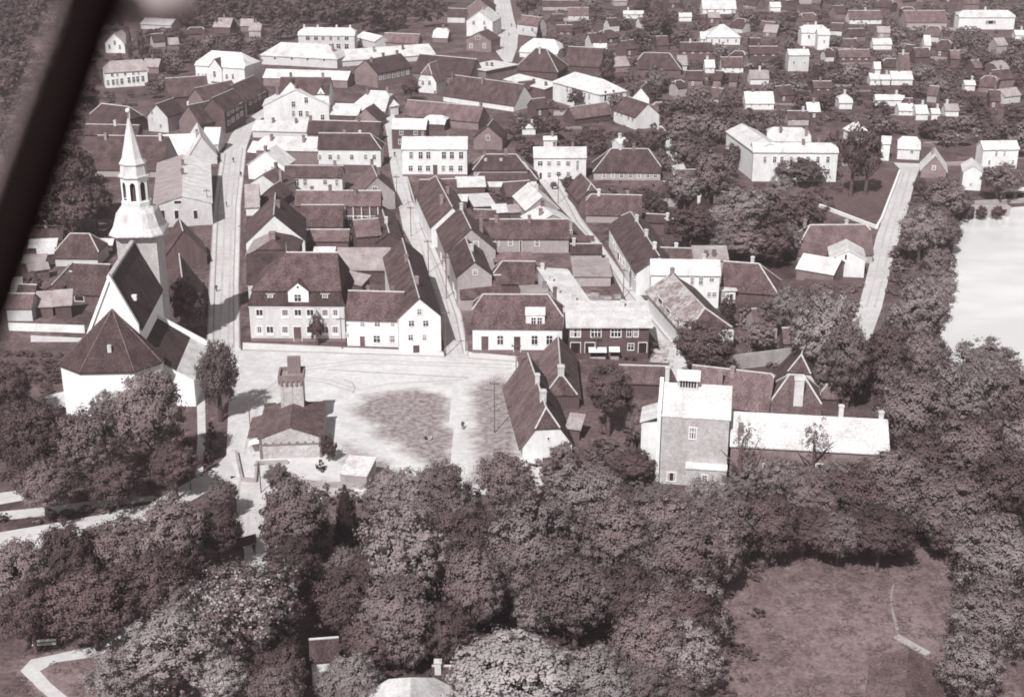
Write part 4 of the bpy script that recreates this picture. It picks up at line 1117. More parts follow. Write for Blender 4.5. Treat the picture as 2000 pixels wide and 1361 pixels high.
    for i in range(n):
        a_, b_ = 2*math.pi*i/n + math.pi/8, 2*math.pi*(i + 1)/n + math.pi/8
        p, q = Vector((math.cos(a_)*R_, math.sin(a_)*R_, 0)), Vector((math.cos(b_)*R_, math.sin(b_)*R_, 0))
        P = lambda f, z: tuple(Vector((tx, ty, z)) + p.lerp(q, f))
        for f0, f1 in ((0, .24), (.76, 1)): lm.quad(P(f0, zo), P(f1, zo), P(f1, zt_), P(f0, zt_))
        arc = [(.5 + .26*math.cos(t_), zh + .75*math.sin(t_)) for t_ in [math.pi*j/6 for j in range(7)]]
        for (u0, z0), (u1, z1) in zip(arc, arc[1:]): lm.quad(P(u1, z1), P(u0, z0), P(u0, zt_), P(u1, zt_))
        lm.quad(P(.24, zo), P(.76, zo), P(.76, zo + .2), P(.24, zo + .2))
    lm.build('lantern', 'limewash', root)
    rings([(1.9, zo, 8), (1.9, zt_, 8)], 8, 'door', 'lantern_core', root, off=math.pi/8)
    rings([(3.2, zt_, 8), (3.2, zt_ + .25, 8), (2.75, zt_ + .3, 8), (2.5, zt_ + 2.2, 8), (2.75, zt_ + 2.6, 8), (2.1, zt_ + 3.6, 8), (.2, zt_ + 11.4, 8)], 8, 'metalwhite', 'spire', root, off=math.pi/8)
    zz = zt_ + 11.4
    k = MB(); k.tube([(tx, ty, zz - .5), (tx, ty, zz + 2.6)], [.12, .06], 6); k.build('rod', 'kerb', root)
    k = MB(); k.tube([(tx, ty, zz + 1.5 + .5*math.cos(math.pi*i/6)*-1) for i in range(7)], [max(.02, .48*math.sin(math.pi*i/6)) for i in range(7)], 8); k.build('finial_ball', 'frame', root)
    cs = [ap_ + ex * x + ey * y for x, y in ((-lw, -dp), (a2, -dp), (a2, D + 12), (-lw, D + 12))]
    FOOT.append(([Vector((c_.x, c_.y)) for c_ in cs], (95, 217, 385, 800), 'white church'))
church()
# ------------------------------------------------------------------ fire station with hose tower on the square
fs = H('small brick gabled fire station with hose drying tower on the square', (505,857),(628,853),by=895,ap=834,t='gy',D=12.5,wall='greybrick',roof='tilelight',roof2='tile',name='fire_station',cat='fire station',ridge=False,oh=.2)  # sunlit left slope in paler tile, shaded right slope in darker tile
def station(root):
    I = INFO[root.name]; w, D, h, rise = I['w'], I['D'], I['h'], I['rise']
    b = MB(); b.box(.6, w - .3, -.14, -.004, h - 1.3, h - 1.05)
    for i in range(7): b.box(.9 + i*(w - 1.9)/6.5, 1.3 + i*(w - 1.9)/6.5, -.12, -.004, h - 1.05, h - .75)
    for x in (.05, w - .45): b.box(x, x + .4, -.16, -.004, -.3, h)
    b.build('brick_band', 'brick', root)
    b = MB(); b.box(-.1, w*.42 - 2.45, D + .3, D + .7, h - .3, h + 1.1); b.box(w*.42 + 2.45, w + .1, D + .3, D + .7, h - .3, h + 1.1); b.build('back_parapet', 'darkbrick', root)
    # tower
    tx, ty, s, zt = w * .49, D - .6, 2.05, h + 7.0
    b = MB(); b.box(tx - s, tx + s, ty - s, ty + s, 0, zt)
    t = b.build('hose_tower', 'greybrick', root)
    b = MB()
    for x in (-s, s - .5): b.box(tx + x, tx + x + .5, ty - s - .12, ty - s - .003, h - .5, zt - 1.2)
    b.box(tx - .12, tx + .12, ty - s - .1, ty - s - .003, h - .5, zt - 1.2)
    b.build('pilaster', 'greybrick', t)
    b = MB(); e = .28
    for i in range(5):
        x = tx - s + .1 + i*(2*s - .2 - .42)/4
        b.box(x, x + .42, ty - s - e, ty - s - .004, zt - 1.2, zt - .35)
        b.box(tx - s - e, tx - s - .004, ty - s + .1 + i*.85, ty - s + .5 + i*.85, zt - 1.2, zt - .35)
    tag(b.build('corbel', 'brick', t), kind='stuff')
    b = MB()
    b.box(tx - s - e, tx + s + e, ty - s - e, ty - s - e + .35, zt - .35, zt + .7); b.box(tx - s - e, tx + s + e, ty + s + e - .35, ty + s + e, zt - .35, zt + .7)
    b.box(tx - s - e, tx - s - e + .35, ty - s - e + .35, ty + s + e - .35, zt - .35, zt + .7); b.box(tx + s + e - .35, tx + s + e, ty - s - e + .35, ty + s + e - .35, zt - .35, zt + .7)
    b.build('parapet', 'brick', t)
    b = MB(); b.box(tx - s - e + .36, tx + s + e - .36, ty - s - e + .36, ty + s + e - .36, zt, zt + .08); b.build('deck', 'metalgrey', t)
    b = MB(); b.box(tx - .7, tx + 1.6, ty + .2, ty + 1.5, zt + .08, zt + 3.1); hut = b.build('rooftop_hut', 'brick', t)
    # annex on the left with a small white door hood
    b = MB(); b.box(-1.9, -.01, 2.5, D - 2, -.3, h - .8); b.build('annex', 'greybrick', root)
    b = MB(); b.solid([[(-2.2, 2.2, h - .7), (-.02, 2.2, h - .1), (-.02, D - 1.7, h - .1), (-2.2, D - 1.7, h - .7)]], .2); b.build('annex_roof', 'tilelight', root)
    b = MB(); b.solid([[(-1.9, .7, 2.6), (-.1, .7, 2.9), (-.1, 2.4, 2.9), (-1.9, 2.4, 2.6)]], .15); b.build('door_hood', 'frame', root)
station(fs)
# ------------------------------------------------------------------ the mill by the park
mill = H('tall brick mill block with white roof and roof lantern', (1293,813),(1425,821),by=948,ry=752,pitch=33,wall='greybrick',roof='metalwhite',name='mill',cat='mill',oh=.1,
         win=[('f',846,12,22,[1353],'bold')])
def mill_extra(root):
    I = INFO[root.name]; w, D, h, rise = I['w'], I['D'], I['h'], I['rise']
    b = MB()          # whitewashed fire wall on the left with raised coping
    b.solid([[(-.75, -.3, h + 1.1), (-.13, -.3, h + 1.1), (-.13, D/2, h + rise + 1.1), (-.75, D/2, h + rise + 1.1)], [(-.75, D/2, h + rise + 1.1), (-.13, D/2, h + rise + 1.1), (-.13, D + .3, h + 1.1), (-.75, D + .3, h + 1.1)]], h + 1.2)
    b.build('fire_wall', 'white', root)
    b = MB(); x0, x1, z = w*.22, w*.50, h + rise - .2; y0, y1 = D/2 - 1.3, D/2 + 1.3
    b.box(x0, x1, y0, y1, z - 1.2, z + 1.7); lb = b.build('roof_lantern', 'cream', root)
    b = MB()
    for i in range(6): b.box(x0 + .2 + i*(x1 - x0 - .3)/6, x0 + .05 + (i + 1)*(x1 - x0 - .3)/6, y0 - .06, y0 - .004, z + .25, z + 1.4)
    b.build('lantern_pane', 'glass', lb)
    b = MB(); b.solid([[(x0 - .4, y0 - .5, z + 1.75), (x1 + .4, y0 - .5, z + 1.75), (x1 + .4, D/2, z + 2.9), (x0 - .4, D/2, z + 2.9)], [(x0 - .4, D/2, z + 2.9), (x1 + .4, D/2, z + 2.9), (x1 + .4, y1 + .5, z + 1.75), (x0 - .4, y1 + .5, z + 1.75)]], .2)
    b.build('lantern_roof', 'metalwhite', lb)
    put_chimney(root, .4, D*.55, h + rise - 1, h + rise + 2.6, .7, 'chimney_pale', I['roof'])
    b = MB(); b.box(w*.40, w - .02, -1.7, -.01, -.3, 4.0); b.build('front_annex', 'greybrick', root)
    b = MB(); b.solid([[(w*.40 - .15, -1.9, 4.1), (w + .1, -1.9, 4.1), (w + .1, -.02, 4.35), (w*.40 - .15, -.02, 4.35)]], .15); b.build('annex_roof', 'metalwhite', root)
    put_window(root, w*.68, -1.715, 2.3, 0, .9, 1.3, 'cross')
    put_window(root, w*.18, -.015, 1.4, 0, 1.3, 1.5, 'plain')
    b = MB()          # white lean-to on the left
    b.box(-3.6, -.78, D*.45, D*.98, -.3, h - 3.6); b.build('side_wall', 'white', root)
    b = MB(); b.solid([[(-3.9, D*.42, h - 3.4), (-.78, D*.42, h - 2.2), (-.78, D, h - 2.2), (-3.9, D, h - 3.4)]], .15); b.build('side_roof', 'metalwhite', root)
mill_extra(mill)
mw = H('long brick mill wing with broad white roof beside the mill tower', (1428,869),(1736,886),by=965,ry=813,pitch=27,wall='brick',roof='metalwhite',name='mill_wing',cat='mill',
  win=[('f',910,13,9,[1453,1497,1545,1600],'plain'),('f',930,11,14,[1453,1500,1550,1605,1650],'plain')],ch=[(.72,.75,'chimney_pale'),(.97,.6,'chimney_pale')])
def mill_wing_extra(root):
    I = INFO[root.name]; w, D, h, rise = I['w'], I['D'], I['h'], I['rise']
    b = MB(); x0, x1 = w*.045, w*.075; b.box(x0, x1, D*.12, D*.3, h + .2, h + rise*.62 + .6); b.build('roof_hatch', 'brick', I['roof'])
mill_wing_extra(mw)
H('long brown tiled range behind the white mill roofs', (1342,784),(1500,803),by=822,ry=724,wall='brick',roof='tilelight',ch=[(.5,.42),(.38,.2)],hips=(0,.1))
H('hipped brown tiled house with pale hip lines at the end of the mill range', (1497,804),(1602,810),by=830,ry=734,hips=(.95,.75),wall='brick',roof='tilelight',ch=[(.58,.16,'chimney_pale',1.7)])
H('brown tiled roof behind the hipped mill house', (1514,752),(1604,762),by=775,t='gy',ap=701,D=12,wall='cream',roof='tile',hips=(.5,0))
H('small round topped barn roof below the dark trees', (1606,775),(1658,778),by=787,ry=752,wall='wood',roof='tilelight',hips=(.7,.7))
H('low tiled house between the right street and the mill', (1210,745),(1304,748),by=764,ry=716,wall='wood',roof='tilelight')
# long half-hipped houses right of the square
H('back house of the old tiled pair by the square with hipped front', (1060,774),(1132,778),by=796,t='gy',R=(1090,658),pitch=47,wall='wood',roof='tilelight',roof2='tile',hips=(.9,0),ch=[(.12,.5,'chimney_pale',1.2)])
lh = H('front house of the old tiled pair with white half hipped gable end', (1019,866),(1119,872),by=893,t='gy',ap=806,R=(1031,693),wall='white',roof='tilelight',roof2='tile',hips=(.5,0),ch=[(.22,.5,'chimney_pale',1.1),(.5,.5,'chimney_pale')],win=[('f',856,4,5,[1071],'plain')],oh=.6)
H('small dark lean-to with pale hatch beside the old tiled pair', (1108,835),(1132,838),by=850,ry=812,t='shed',pitch=25,wall='wood',roof='metalgrey')
# kiosk shed, box and walls near the fire station
H('white flat topped kiosk on the bank below the square', (664,926),(716,931),by=940,t='shed',pitch=9,ry=893,wall='stone',roof='metalwhite',name='kiosk',cat='kiosk',oh=.12)
bx = MB(); bx.box(-.75, .75, -.6, .6, 0, 1.5); bx.box(-.8, .8, -.65, .65, 1.5, 1.62)
tag(bx.build('white_crate', 'white', None, G(722, 931), .1), 'small white crate standing right of the flat topped kiosk', 'crate')
wall_line('low grey retaining wall around the bank left of the fire station', [(462, 888), (473, 940), (499, 942), (502, 908), (560, 906)], .75, .4, 'stone', 'retaining_wall')
sheet('terrace', [(463, 888), (474, 939), (498, 940), (501, 906), (560, 904), (600, 925), (660, 935), (660, 898), (560, 893), (500, 893)], 'pavement', .06)
wall_line('rubble edged stone bank wall below the kiosk', [(590, 945), (640, 950), (690, 953), (730, 950)], .8, .6, 'stone', 'bank_wall')
wall_line('pale low wall bounding the dark lawn by the right hand road', [(1602, 405), (1712, 447), (1722, 430), (1757, 338)], .9, .6, 'frame')
wall_line('long white yard wall left of the church', [(20, 645), (165, 650)], 1.7, .4, 'white')
wall_line('grey plastered yard wall below the long patched roof', [(1432, 722), (1543, 708)], 3.2, .4, 'stone')
wall_line('dark board fence in front of the dark brick building', [(1148, 712), (1215, 716), (1305, 722)], 1.4, .15, 'wood', 'board_fence', 'fence')
wall_line('stone wall along the far pond shore', [(1890, 402), (1960, 398), (2040, 394)], 1.3, .6, 'stone')
wall_line('dark timber fence at the end of the lane below the square', [(430, 1075), (470, 1068), (500, 1060)], 1.6, .15, 'wood', 'board_fence', 'fence')
# weir bridge across the pond
def weir():
    a, b = G(1955, 389, 0), G(2090, 381, 0)
    d = b - a; L = d.length; rz = math.atan2(d.y, d.x)
    r = empty('bridge', (a.x, a.y, 0), rz, 'long low bridge with white railing at the far end of the pond', 'bridge')
    m = MB(); m.box(0, L, 0, 4.5, 1.4, 2.0); m.build('deck', 'plinth', r)
    m = MB(); m.box(0, L, -.15, .1, 2.0, 3.1); m.build('railing', 'frame', r)
    for i in range(6):
        m = MB(); m.box(i*L/6 + .4, i*L/6 + 1.6, .3, 4.2, -.3, 1.4); m.build('pier', 'stone', r)
weir()
def arches():
    a, b = G(1886, 428, 0), G(1972, 424, 0)
    d = b - a; L = d.length; rz = math.atan2(d.y, d.x)
    r = empty('sluice', (a.x, a.y, 0), rz, 'old stone sluice with dark openings at the head of the pond', 'sluice')
    m = MB()
    n = 4; wdt = L / n
    m.box(0, L, 0, 2.5, 2.2, 3.0)
    m.build('sluice_top', 'stone', r)
    for i in range(n + 1):
        m = MB(); m.box(max(0, i*wdt - .9), min(L, i*wdt + .9), .05, 2.45, -.3, 2.2); m.build('pier', 'stone', r)
    for i in range(n):
        m = MB(); m.box(i*wdt + .9, (i + 1)*wdt - .9, 1.2, 1.5, -.3, 2.2); m.build('gate', 'wood', r)
arches()
for L_, pts, hh in [('board fence across the yard behind the gallery house', [(600, 462), (690, 466)], 1.7), ('board fence beside the dark yard below the pale workshop', [(668, 566), (740, 570)], 1.8),
    ('board fence at the back of the walled garden', [(930, 392), (1000, 388)], 1.6), ('board fence left of the brown street row', [(1112, 470), (1160, 472)], 1.6),
    ('board fence below the white single storey house', [(625, 331), (735, 333)], 1.6), ('garden fence right of the low dark barn', [(1440, 606), (1540, 596)], 1.4),
    ('board fence in front of the brown roofed house by the right hand road', [(1570, 556), (1640, 560)], 1.5), ('garden fence below the big white building', [(1480, 366), (1640, 364)], 1.3),
    ('garden fence across the far plots under the square white house', [(1490, 146), (1620, 147)], 1.4), ('garden fence above the white greenhouse roof', [(1660, 176), (1800, 178)], 1.4),
    ('garden fence under the debris roofs on the slope', [(1690, 232), (1880, 236)], 1.4), ('garden fence left of the white two storey far house', [(1450, 92), (1560, 93)], 1.4)]:
    wall_line(L_, pts, hh, .15, 'wood', 'board_fence', 'fence')
# rubble and planks in the demolished yard
rb = MB()
for i in range(70):
    x, y = random.uniform(1148, 1212), random.uniform(578, 604)
    p = G(x, y); s = random.uniform(.3, 1.3)
    rb.solid([[p + Vector((-s, -s*.4, .5*s)), p + Vector((s*.8, -s*.5, .35*s)), p + Vector((s, s*.5, .45*s)), p + Vector((-s*.7, s*.6, .6*s))]], .7*s)
tag(rb.build('rubble', 'rubble'), 'heap of pale rubble and planks in the demolished yard by the right street', 'rubble', kind='stuff')
rb = MB()
for i in range(60):
    x, y = random.uniform(1275, 1312), random.uniform(668, 718); p = G(x, y); s = random.uniform(.25, 1.0)
    rb.solid([[p + Vector((-s, -s*.4, .5*s)), p + Vector((s*.8, -s*.5, .35*s)), p + Vector((s, s*.5, .45*s)), p + Vector((-s*.7, s*.6, .6*s))]], .7*s)
tag(rb.build('rubble', 'rubble'), 'heap of pale rubble in the gap left of the long patched house', 'rubble', kind='stuff')
rb = MB()
for i in range(110):
    x, y = random.uniform(560, 740), random.uniform(938, 985); p = G(x, y); s = random.uniform(.2, .7)
    rb.solid([[p + Vector((-s, -s*.4, .5*s)), p + Vector((s*.8, -s*.5, .35*s)), p + Vector((s, s*.5, .45*s)), p + Vector((-s*.7, s*.6, .6*s))]], .7*s)
tag(rb.build('rubble', 'rubble'), 'broken stones on the pale bank below the kiosk', 'rubble', kind='stuff')
# awnings in front of the dark brick building
def awning(label, x0, x1, y):
    a, b = G(x0, y, 2.5), G(x1, y, 2.5); ex = (b - a); w = ex.length; rz = math.atan2(ex.y, ex.x)
    r = empty('market_stall', (a.x, a.y, 0), rz, label, 'stall')
    m = MB(); m.solid([[(0, 0, 2.4), (w, 0, 2.4), (w, 1.6, 2.9), (0, 1.6, 2.9)]], .1); m.build('awning', 'white', r)
    for x in (.1, w - .2):
        m = MB(); m.box(x, x + .1, .1, .2, 0, 2.38); m.build('post', 'pole', r)
    m = MB(); m.box(.2, w - .2, .4, 1.4, 0, .9); m.build('counter', 'stone', r)
awning('pale stall with long scalloped awning before the dark brick building', 1150, 1185, 687)
awning('pale stall with short awning right of the long one', 1190, 1211, 686)
# ------------------------------------------------------------------ utility poles
_pm = MB(); _pm.tube([(0, 0, -.3), (0, 0, 8.0)], [.11, .08], 7); PM = _pm.mesh('pole_shaft', 'pole')
_am = MB(); _am.box(-.9, .9, -.06, .06, 7.4, 7.55)
for _x in (-.75, -.3, .3, .75): _am.box(_x - .05, _x + .05, -.05, .05, 7.55, 7.8)
AM = _am.mesh('cross_arm', 'pole')
def pole(label, x, yb, yt):
    p = G(x, yb)
    s = scale_at(p); hgt = max(5, (yb - yt) / s / .93)
    r = empty('utility_pole', (p.x, p.y, 0), random.uniform(-.3, .3), label, 'pole', 'wooden poles along the streets')
    a = link('shaft', PM, r); b = link('cross_arm', AM, r)
    a.scale.z = b.scale.z = hgt / 8.0
for L_, x, yb, yt in [
    ('wooden pole left of the fire station', 490, 851, 779), ('wooden pole standing before the bank wall at the lane', 510, 962, 902),
    ('wooden pole at the corner of the white gabled corner house', 871, 695, 606), ('wooden pole on the kerb left of the corner shop', 910, 686, 622),
    ('leaning-looking pole at the front of the old tiled pair', 1008, 790, 668), ('wooden pole in the grass left of the old tiled pair', 966, 846, 742),
    ('wooden pole on the right street beside the flat grey store', 1217, 585, 526), ('wooden pole by the doors of the brown row', 1230, 562, 500),
    ('wooden pole at the top of the right street by the plain white house', 1090, 398, 340), ('wooden pole along the middle street by the grey gables', 872, 583, 500),
    ('wooden pole by the middle street near the workshop', 837, 533, 470), ('wooden pole at the narrow of the middle street', 803, 462, 405),
    ('wooden pole in front of the grey gable on the middle street', 776, 411, 345), ('wooden pole by the patched roof house at the street end', 1322, 695, 622),
    ('wooden pole in front of the dark brick building', 1164, 706, 655), ('wooden pole between mansard house and low shop house', 668, 682, 620),
    ('wooden pole beside the top street gables', 966, 98, 46), ('wooden pole in the park left of the lane', 373, 958, 868),
    ('wooden pole on the left street by the pediment house', 408, 432, 372), ('wooden pole near the mill chimney behind the garden', 1240, 885, 838),
    ('wooden pole on the left street beside the white gable end', 476, 500, 440)]:
    pole(L_, x, yb, yt)
# ------------------------------------------------------------------ people
def person_mesh(pose, cloth):
    v = {'pel': (0, 0, .95), 'che': (0, 0, 1.28), 'nek': (0, 0, 1.5), 'hd0': (0, -.01, 1.62), 'hd1': (0, 0, 1.74)}
    r = {'pel': .15, 'che': .19, 'nek': .07, 'hd0': .10, 'hd1': .09}
    E = [('pel', 'che'), ('che', 'nek'), ('nek', 'hd0'), ('hd0', 'hd1')]
    for s, k in ((-1, 'l'), (1, 'r')):
        st = .14 * s if pose == 'walk' else 0
        v['sh' + k] = (.2*s, 0, 1.42); v['el' + k] = (.27*s, st*.6, 1.14); v['ha' + k] = (.27*s, -.08 + st*1.2, .88)
        v['hi' + k] = (.1*s, 0, .88); v['kn' + k] = (.11*s, -.06 - st, .5); v['an' + k] = (.11*s, .05 - st*1.7, .09); v['to' + k] = (.12*s, -.13 - st*1.7, .04)
        r.update({'sh' + k: .085, 'el' + k: .06, 'ha' + k: .05, 'hi' + k: .11, 'kn' + k: .075, 'an' + k: .055, 'to' + k: .045})
        E += [('che', 'sh' + k), ('sh' + k, 'el' + k), ('el' + k, 'ha' + k), ('pel', 'hi' + k), ('hi' + k, 'kn' + k), ('kn' + k, 'an' + k), ('an' + k, 'to' + k)]
    if pose == 'sit':
        for s, k in ((-1, 'l'), (1, 'r')):
            v['kn' + k] = (.13*s, -.42, .62 - .42); v['an' + k] = (.13*s, -.75, .08); v['to' + k] = (.13*s, -.88, .12); v['hi' + k] = (.1*s, -.05, .14)
            v['el' + k] = (.27*s, -.1, .42); v['ha' + k] = (.16*s, -.36, .30)
        for k in ('pel', 'che', 'nek', 'hd0', 'hd1', 'shl', 'shr'): v[k] = (v[k][0], v[k][1], v[k][2] - .78)
    names = list(v)
    me = bpy.data.meshes.new('person_cage')
    me.from_pydata([v[n] for n in names], [(names.index(a), names.index(b)) for a, b in E], [])
    o = bpy.data.objects.new('cage', me); COL.objects.link(o)
    md = o.modifiers.new('s', 'SKIN')
    for i, n in enumerate(names):
        me.skin_vertices[0].data[i].radius = (r[n], r[n] * (.8 if n in ('che', 'pel') else 1))
    me.skin_vertices[0].data[0].use_root = True
    o.modifiers.new('u', 'SUBSURF').levels = 1
    dg = bpy.context.evaluated_depsgraph_get()
    out = bpy.data.meshes.new_from_object(o.evaluated_get(dg))
    bpy.data.objects.remove(o)
    out.name = 'person_body'
    out.materials.clear()
    for m in (cloth, 'skin', 'hair'): out.materials.append(MATS[m])
    zn = v['nek'][2]
    for p in out.polygons:
        z = p.center.z
        if z > zn + .2 or (z > zn + .06 and p.center.y > .03): p.material_index = 2
        elif z > zn: p.material_index = 1
        p.use_smooth = True
    return out
PS = {(p, c): person_mesh(p, c) for p, c in (('walk', 'dark_cloth'), ('stand', 'dark_cloth'), ('sit', 'dark_cloth'), ('sit', 'pale_cloth'), ('stand', 'pale_cloth'))}
for L_, x, y, po, c, a in [
    ('person in dark clothes walking on the path across the grass', 904, 839, 'walk', 'dark_cloth', 0.2),
    ('person in dark clothes sitting on the grass of the square', 831, 859, 'sit', 'dark_cloth', 1.2),
    ('person in pale clothes sitting on the grass of the square', 842, 859, 'sit', 'pale_cloth', -1.0),
    ('person in dark clothes walking in the left street near the church', 423, 570, 'walk', 'dark_cloth', 0),
    ('person in dark clothes on the left street beside the pediment house', 456, 318, 'walk', 'dark_cloth', .3),
    ('person in dark clothes on the pavement by the white gable houses', 471, 346, 'stand', 'dark_cloth', .9),
    ('person standing at the corner pole of the left street', 443, 405, 'stand', 'dark_cloth', 2.0),
    ('person in dark clothes on the pavement of the middle street', 771, 307, 'walk', 'dark_cloth', 0),
    ('person standing on the middle street pavement near the tiled row', 823, 434, 'stand', 'dark_cloth', .5),
    ('person in dark clothes near the lower end of the top street', 980, 67, 'walk', 'dark_cloth', .4),
    ('person in pale clothes near the lower end of the top street', 979, 55, 'stand', 'pale_cloth', .4),
    ('person walking on the right side of the top street', 999, 53, 'walk', 'dark_cloth', .1),
    ('person standing far up the top street', 994, 72, 'stand', 'dark_cloth', 1.0),
    ('person in dark clothes on the lane below the square', 497, 1080, 'stand', 'dark_cloth', .7)]:
    p = G(x, y)
    o = link('person', PS[(po, c)], None, (p.x, p.y, .03), a); o.scale = (1.05,) * 3
    tag(o, L_, 'person')
# ------------------------------------------------------------------ a small dark car at the top of the right street
def car():
    p = G(1082, 367)
    r = empty('parked_car', (p.x, p.y, .03), rad(8), 'small dark car parked at the top of the right street', 'car')
    m = MB(); m.solid([[(-.8, -1.9, .85), (.8, -1.9, .85), (.8, 1.9, .8), (-.8, 1.9, .8)]], .5)
    m.solid([[(-.6, -.5, 1.5), (.6, -.5, 1.5), (.62, 1.1, 1.5), (-.62, 1.1, 1.5)]], .1)
    m.quad((-.75, -.9, .85), (.75, -.9, .85), (.6, -.5, 1.42), (-.6, -.5, 1.42)); m.quad((-.75, 1.6, .82), (.75, 1.6, .82), (.62, 1.1, 1.42), (-.62, 1.1, 1.42))
    m.quad((-.75, -.9, .85), (-.75, 1.6, .82), (-.62, 1.1, 1.42), (-.6, -.5, 1.42)); m.quad((.75, -.9, .85), (.75, 1.6, .82), (.62, 1.1, 1.42), (.6, -.5, 1.42))
    m.build('body', 'car_paint', r)
    for x in (-.78, .78):
        for y in (-1.25, 1.25):
            q = MB(); q.tube([(x - .1, y, .33), (x + .1, y, .33)], [.33, .33], 10); q.build('wheel', 'rubber', r)
    m = MB(); m.box(-.55, .55, -1.93, -1.89, .5, .75); m.build('grille', 'frame', r)
car()
# park bench lower left
def bench():
    p = G(87, 1263)
    r = empty('park_bench', (p.x, p.y, .03), rad(8), 'pale park bench beside the path at the lower left', 'bench')
    for i in range(3):
        m = MB(); m.box(-1.6, 1.6, -.3 + i*.19, -.14 + i*.19, .42, .47); m.build('seat_slat', 'frame', r)
    for i in range(2):
        m = MB(); m.box(-1.6, 1.6, .32, .36, .6 + i*.2, .74 + i*.2); m.build('back_slat', 'frame', r)
    for x in (-1.3, 1.3):
        m = MB(); m.box(x - .06, x + .06, -.28, .31, 0, .415); m.build('leg', 'pole', r)
bench()
# ------------------------------------------------------------------ wing strut of the aircraft, close to the camera
def strut():
    def P(x, y, d):
        v = ray(x, y); v.normalize()
        return CAMP + v * d
    r = empty('aircraft_strut', P(90, 300, 2.1), 0, 'dark blurred aircraft wing strut crossing the upper left corner', 'aircraft strut')
    org = P(90, 300, 2.1)
    path = [(210, -60), (188, 0), (166, 55), (150, 100), (114, 200), (78, 300), (42, 400), (6, 500), (-30, 600), (-66, 700)]
    wd = [44, 44, 45, 47, 48, 49, 49, 49, 48, 48]
    def tub(off, k, name, m, d=2.1):
        b = MB()
        b.tube([P(x + off, y, d) - org for x, y in path], [w * k * d / FP for w in wd], 14)
        o = b.build(name, m, r)
        for p in o.data.polygons: p.use_smooth = True
    tub(0, .98, 'strut_tube', 'strut')
    tub(-66, .10, 'edge_highlight', 'strut_highlight', 2.16)  # thin pale tube painting the highlight along the strut's left edge
    b = MB()
    pts = [(178, 50), (240, 24), (300, 6), (376, 2)]
    b.tube([P(x, y, 2.15) - org for x, y in pts], [8 * 2.15 / FP, 26 * 2.15 / FP, 36 * 2.15 / FP, 34 * 2.15 / FP], 12)
    o = b.build('wing_fitting', 'strut_pale', r)
    for p in o.data.polygons: p.use_smooth = True
    b = MB()
    b.tube([P(x, y, 2.2) - org for x, y in [(110, -40), (160, -4), (222, 2)]], [40 * 2.2 / FP, 40 * 2.2 / FP, 22 * 2.2 / FP], 12)
    o = b.build('bracket', 'strut', r)
    for p in o.data.polygons: p.use_smooth = True
strut()
# ------------------------------------------------------------------ trees
_ico = []
def leaf_cloud(seed, clumps, leaves, leaf, shape='round', cores=False):
    g = np.random.default_rng(seed)
    C = []; Rr = []
    for i in range(clumps):
        while True:
            d = g.normal(size=3); d /= np.linalg.norm(d)
            if d[2] > -.75: break
        r = g.uniform(.42, .90)
        if shape == 'round':
            c = d * r * np.array([1, 1, 1.0]); cr = g.uniform(.06, .17)
        elif shape == 'loose':
            c = d * g.uniform(.35, .98); cr = g.uniform(.06, .16)
        elif shape == 'tall':
            z = g.uniform(-.9, .95); w = math.sqrt(max(.02, 1 - z*z)) * .8
            a = g.uniform(0, 2*math.pi); c = np.array([math.cos(a)*w*r, math.sin(a)*w*r, z]); cr = g.uniform(.13, .24)
        elif shape == 'cone':
            z = g.uniform(-1, .92); w = (1 - z) / 2 * .9 + .04
            a = g.uniform(0, 2*math.pi); c = np.array([math.cos(a)*w*.85, math.sin(a)*w*.85, z - w*.18]); cr = .06 + w*.24
        C.append(c); Rr.append(cr)
    C = np.array(C); Rr = np.array(Rr)
    wgt = Rr**2; wgt /= wgt.sum()
    idx = g.choice(clumps, size=leaves, p=wgt)
    d = g.normal(size=(leaves, 3)); d /= np.linalg.norm(d, axis=1)[:, None]
    ow = C[idx] / (np.linalg.norm(C[idx], axis=1)[:, None] + 1e-6)
    d = d + ow * .45 + np.array([0, 0, .35]); d /= np.linalg.norm(d, axis=1)[:, None]
    pos = C[idx] + d * (Rr[idx] * np.where(g.random(leaves) < .42, g.uniform(.5, 2.0, leaves), g.uniform(.7, 1.1, leaves)))[:, None] * np.array([1, 1, .85])
    n = d * .8 + ow * .5 + g.normal(size=(leaves, 3)) * .34
    n /= np.linalg.norm(n, axis=1)[:, None]
    ref = np.where(np.abs(n[:, 2:3]) < .9, np.array([[0, 0, 1.0]]), np.array([[1.0, 0, 0]]))
    t = np.cross(n, ref); t /= np.linalg.norm(t, axis=1)[:, None]
    b = np.cross(n, t)
    a = g.uniform(0, 2*math.pi, leaves)[:, None]
    t, b = t*np.cos(a) + b*np.sin(a), b*np.cos(a) - t*np.sin(a)
    s = (leaf * g.uniform(.6, 1.35, leaves))[:, None]
    dirs = g.normal(size=(5, 3)) * 1.6; ph = g.uniform(0, 6.28, 5); am = g.uniform(.03, .10, 5)
    def lump(Q):
        u = Q / (np.linalg.norm(Q, axis=1)[:, None] + 1e-6)
        return Q * (1 + (np.cos(u @ dirs.T + ph) * am).sum(1))[:, None]
    pos = lump(pos)
    NRM = d * .7 + ow * .55 + g.normal(size=(leaves, 3)) * .10; NRM /= np.linalg.norm(NRM, axis=1)[:, None]
    V = np.stack([pos - t*s - b*s*.6, pos + t*s - b*s*.5, pos + t*s*.8 + b*s*.6, pos - t*s*.9 + b*s*.7], 1).reshape(-1, 3)
    if cores: return V, NRM, lump(C), Rr
    return V
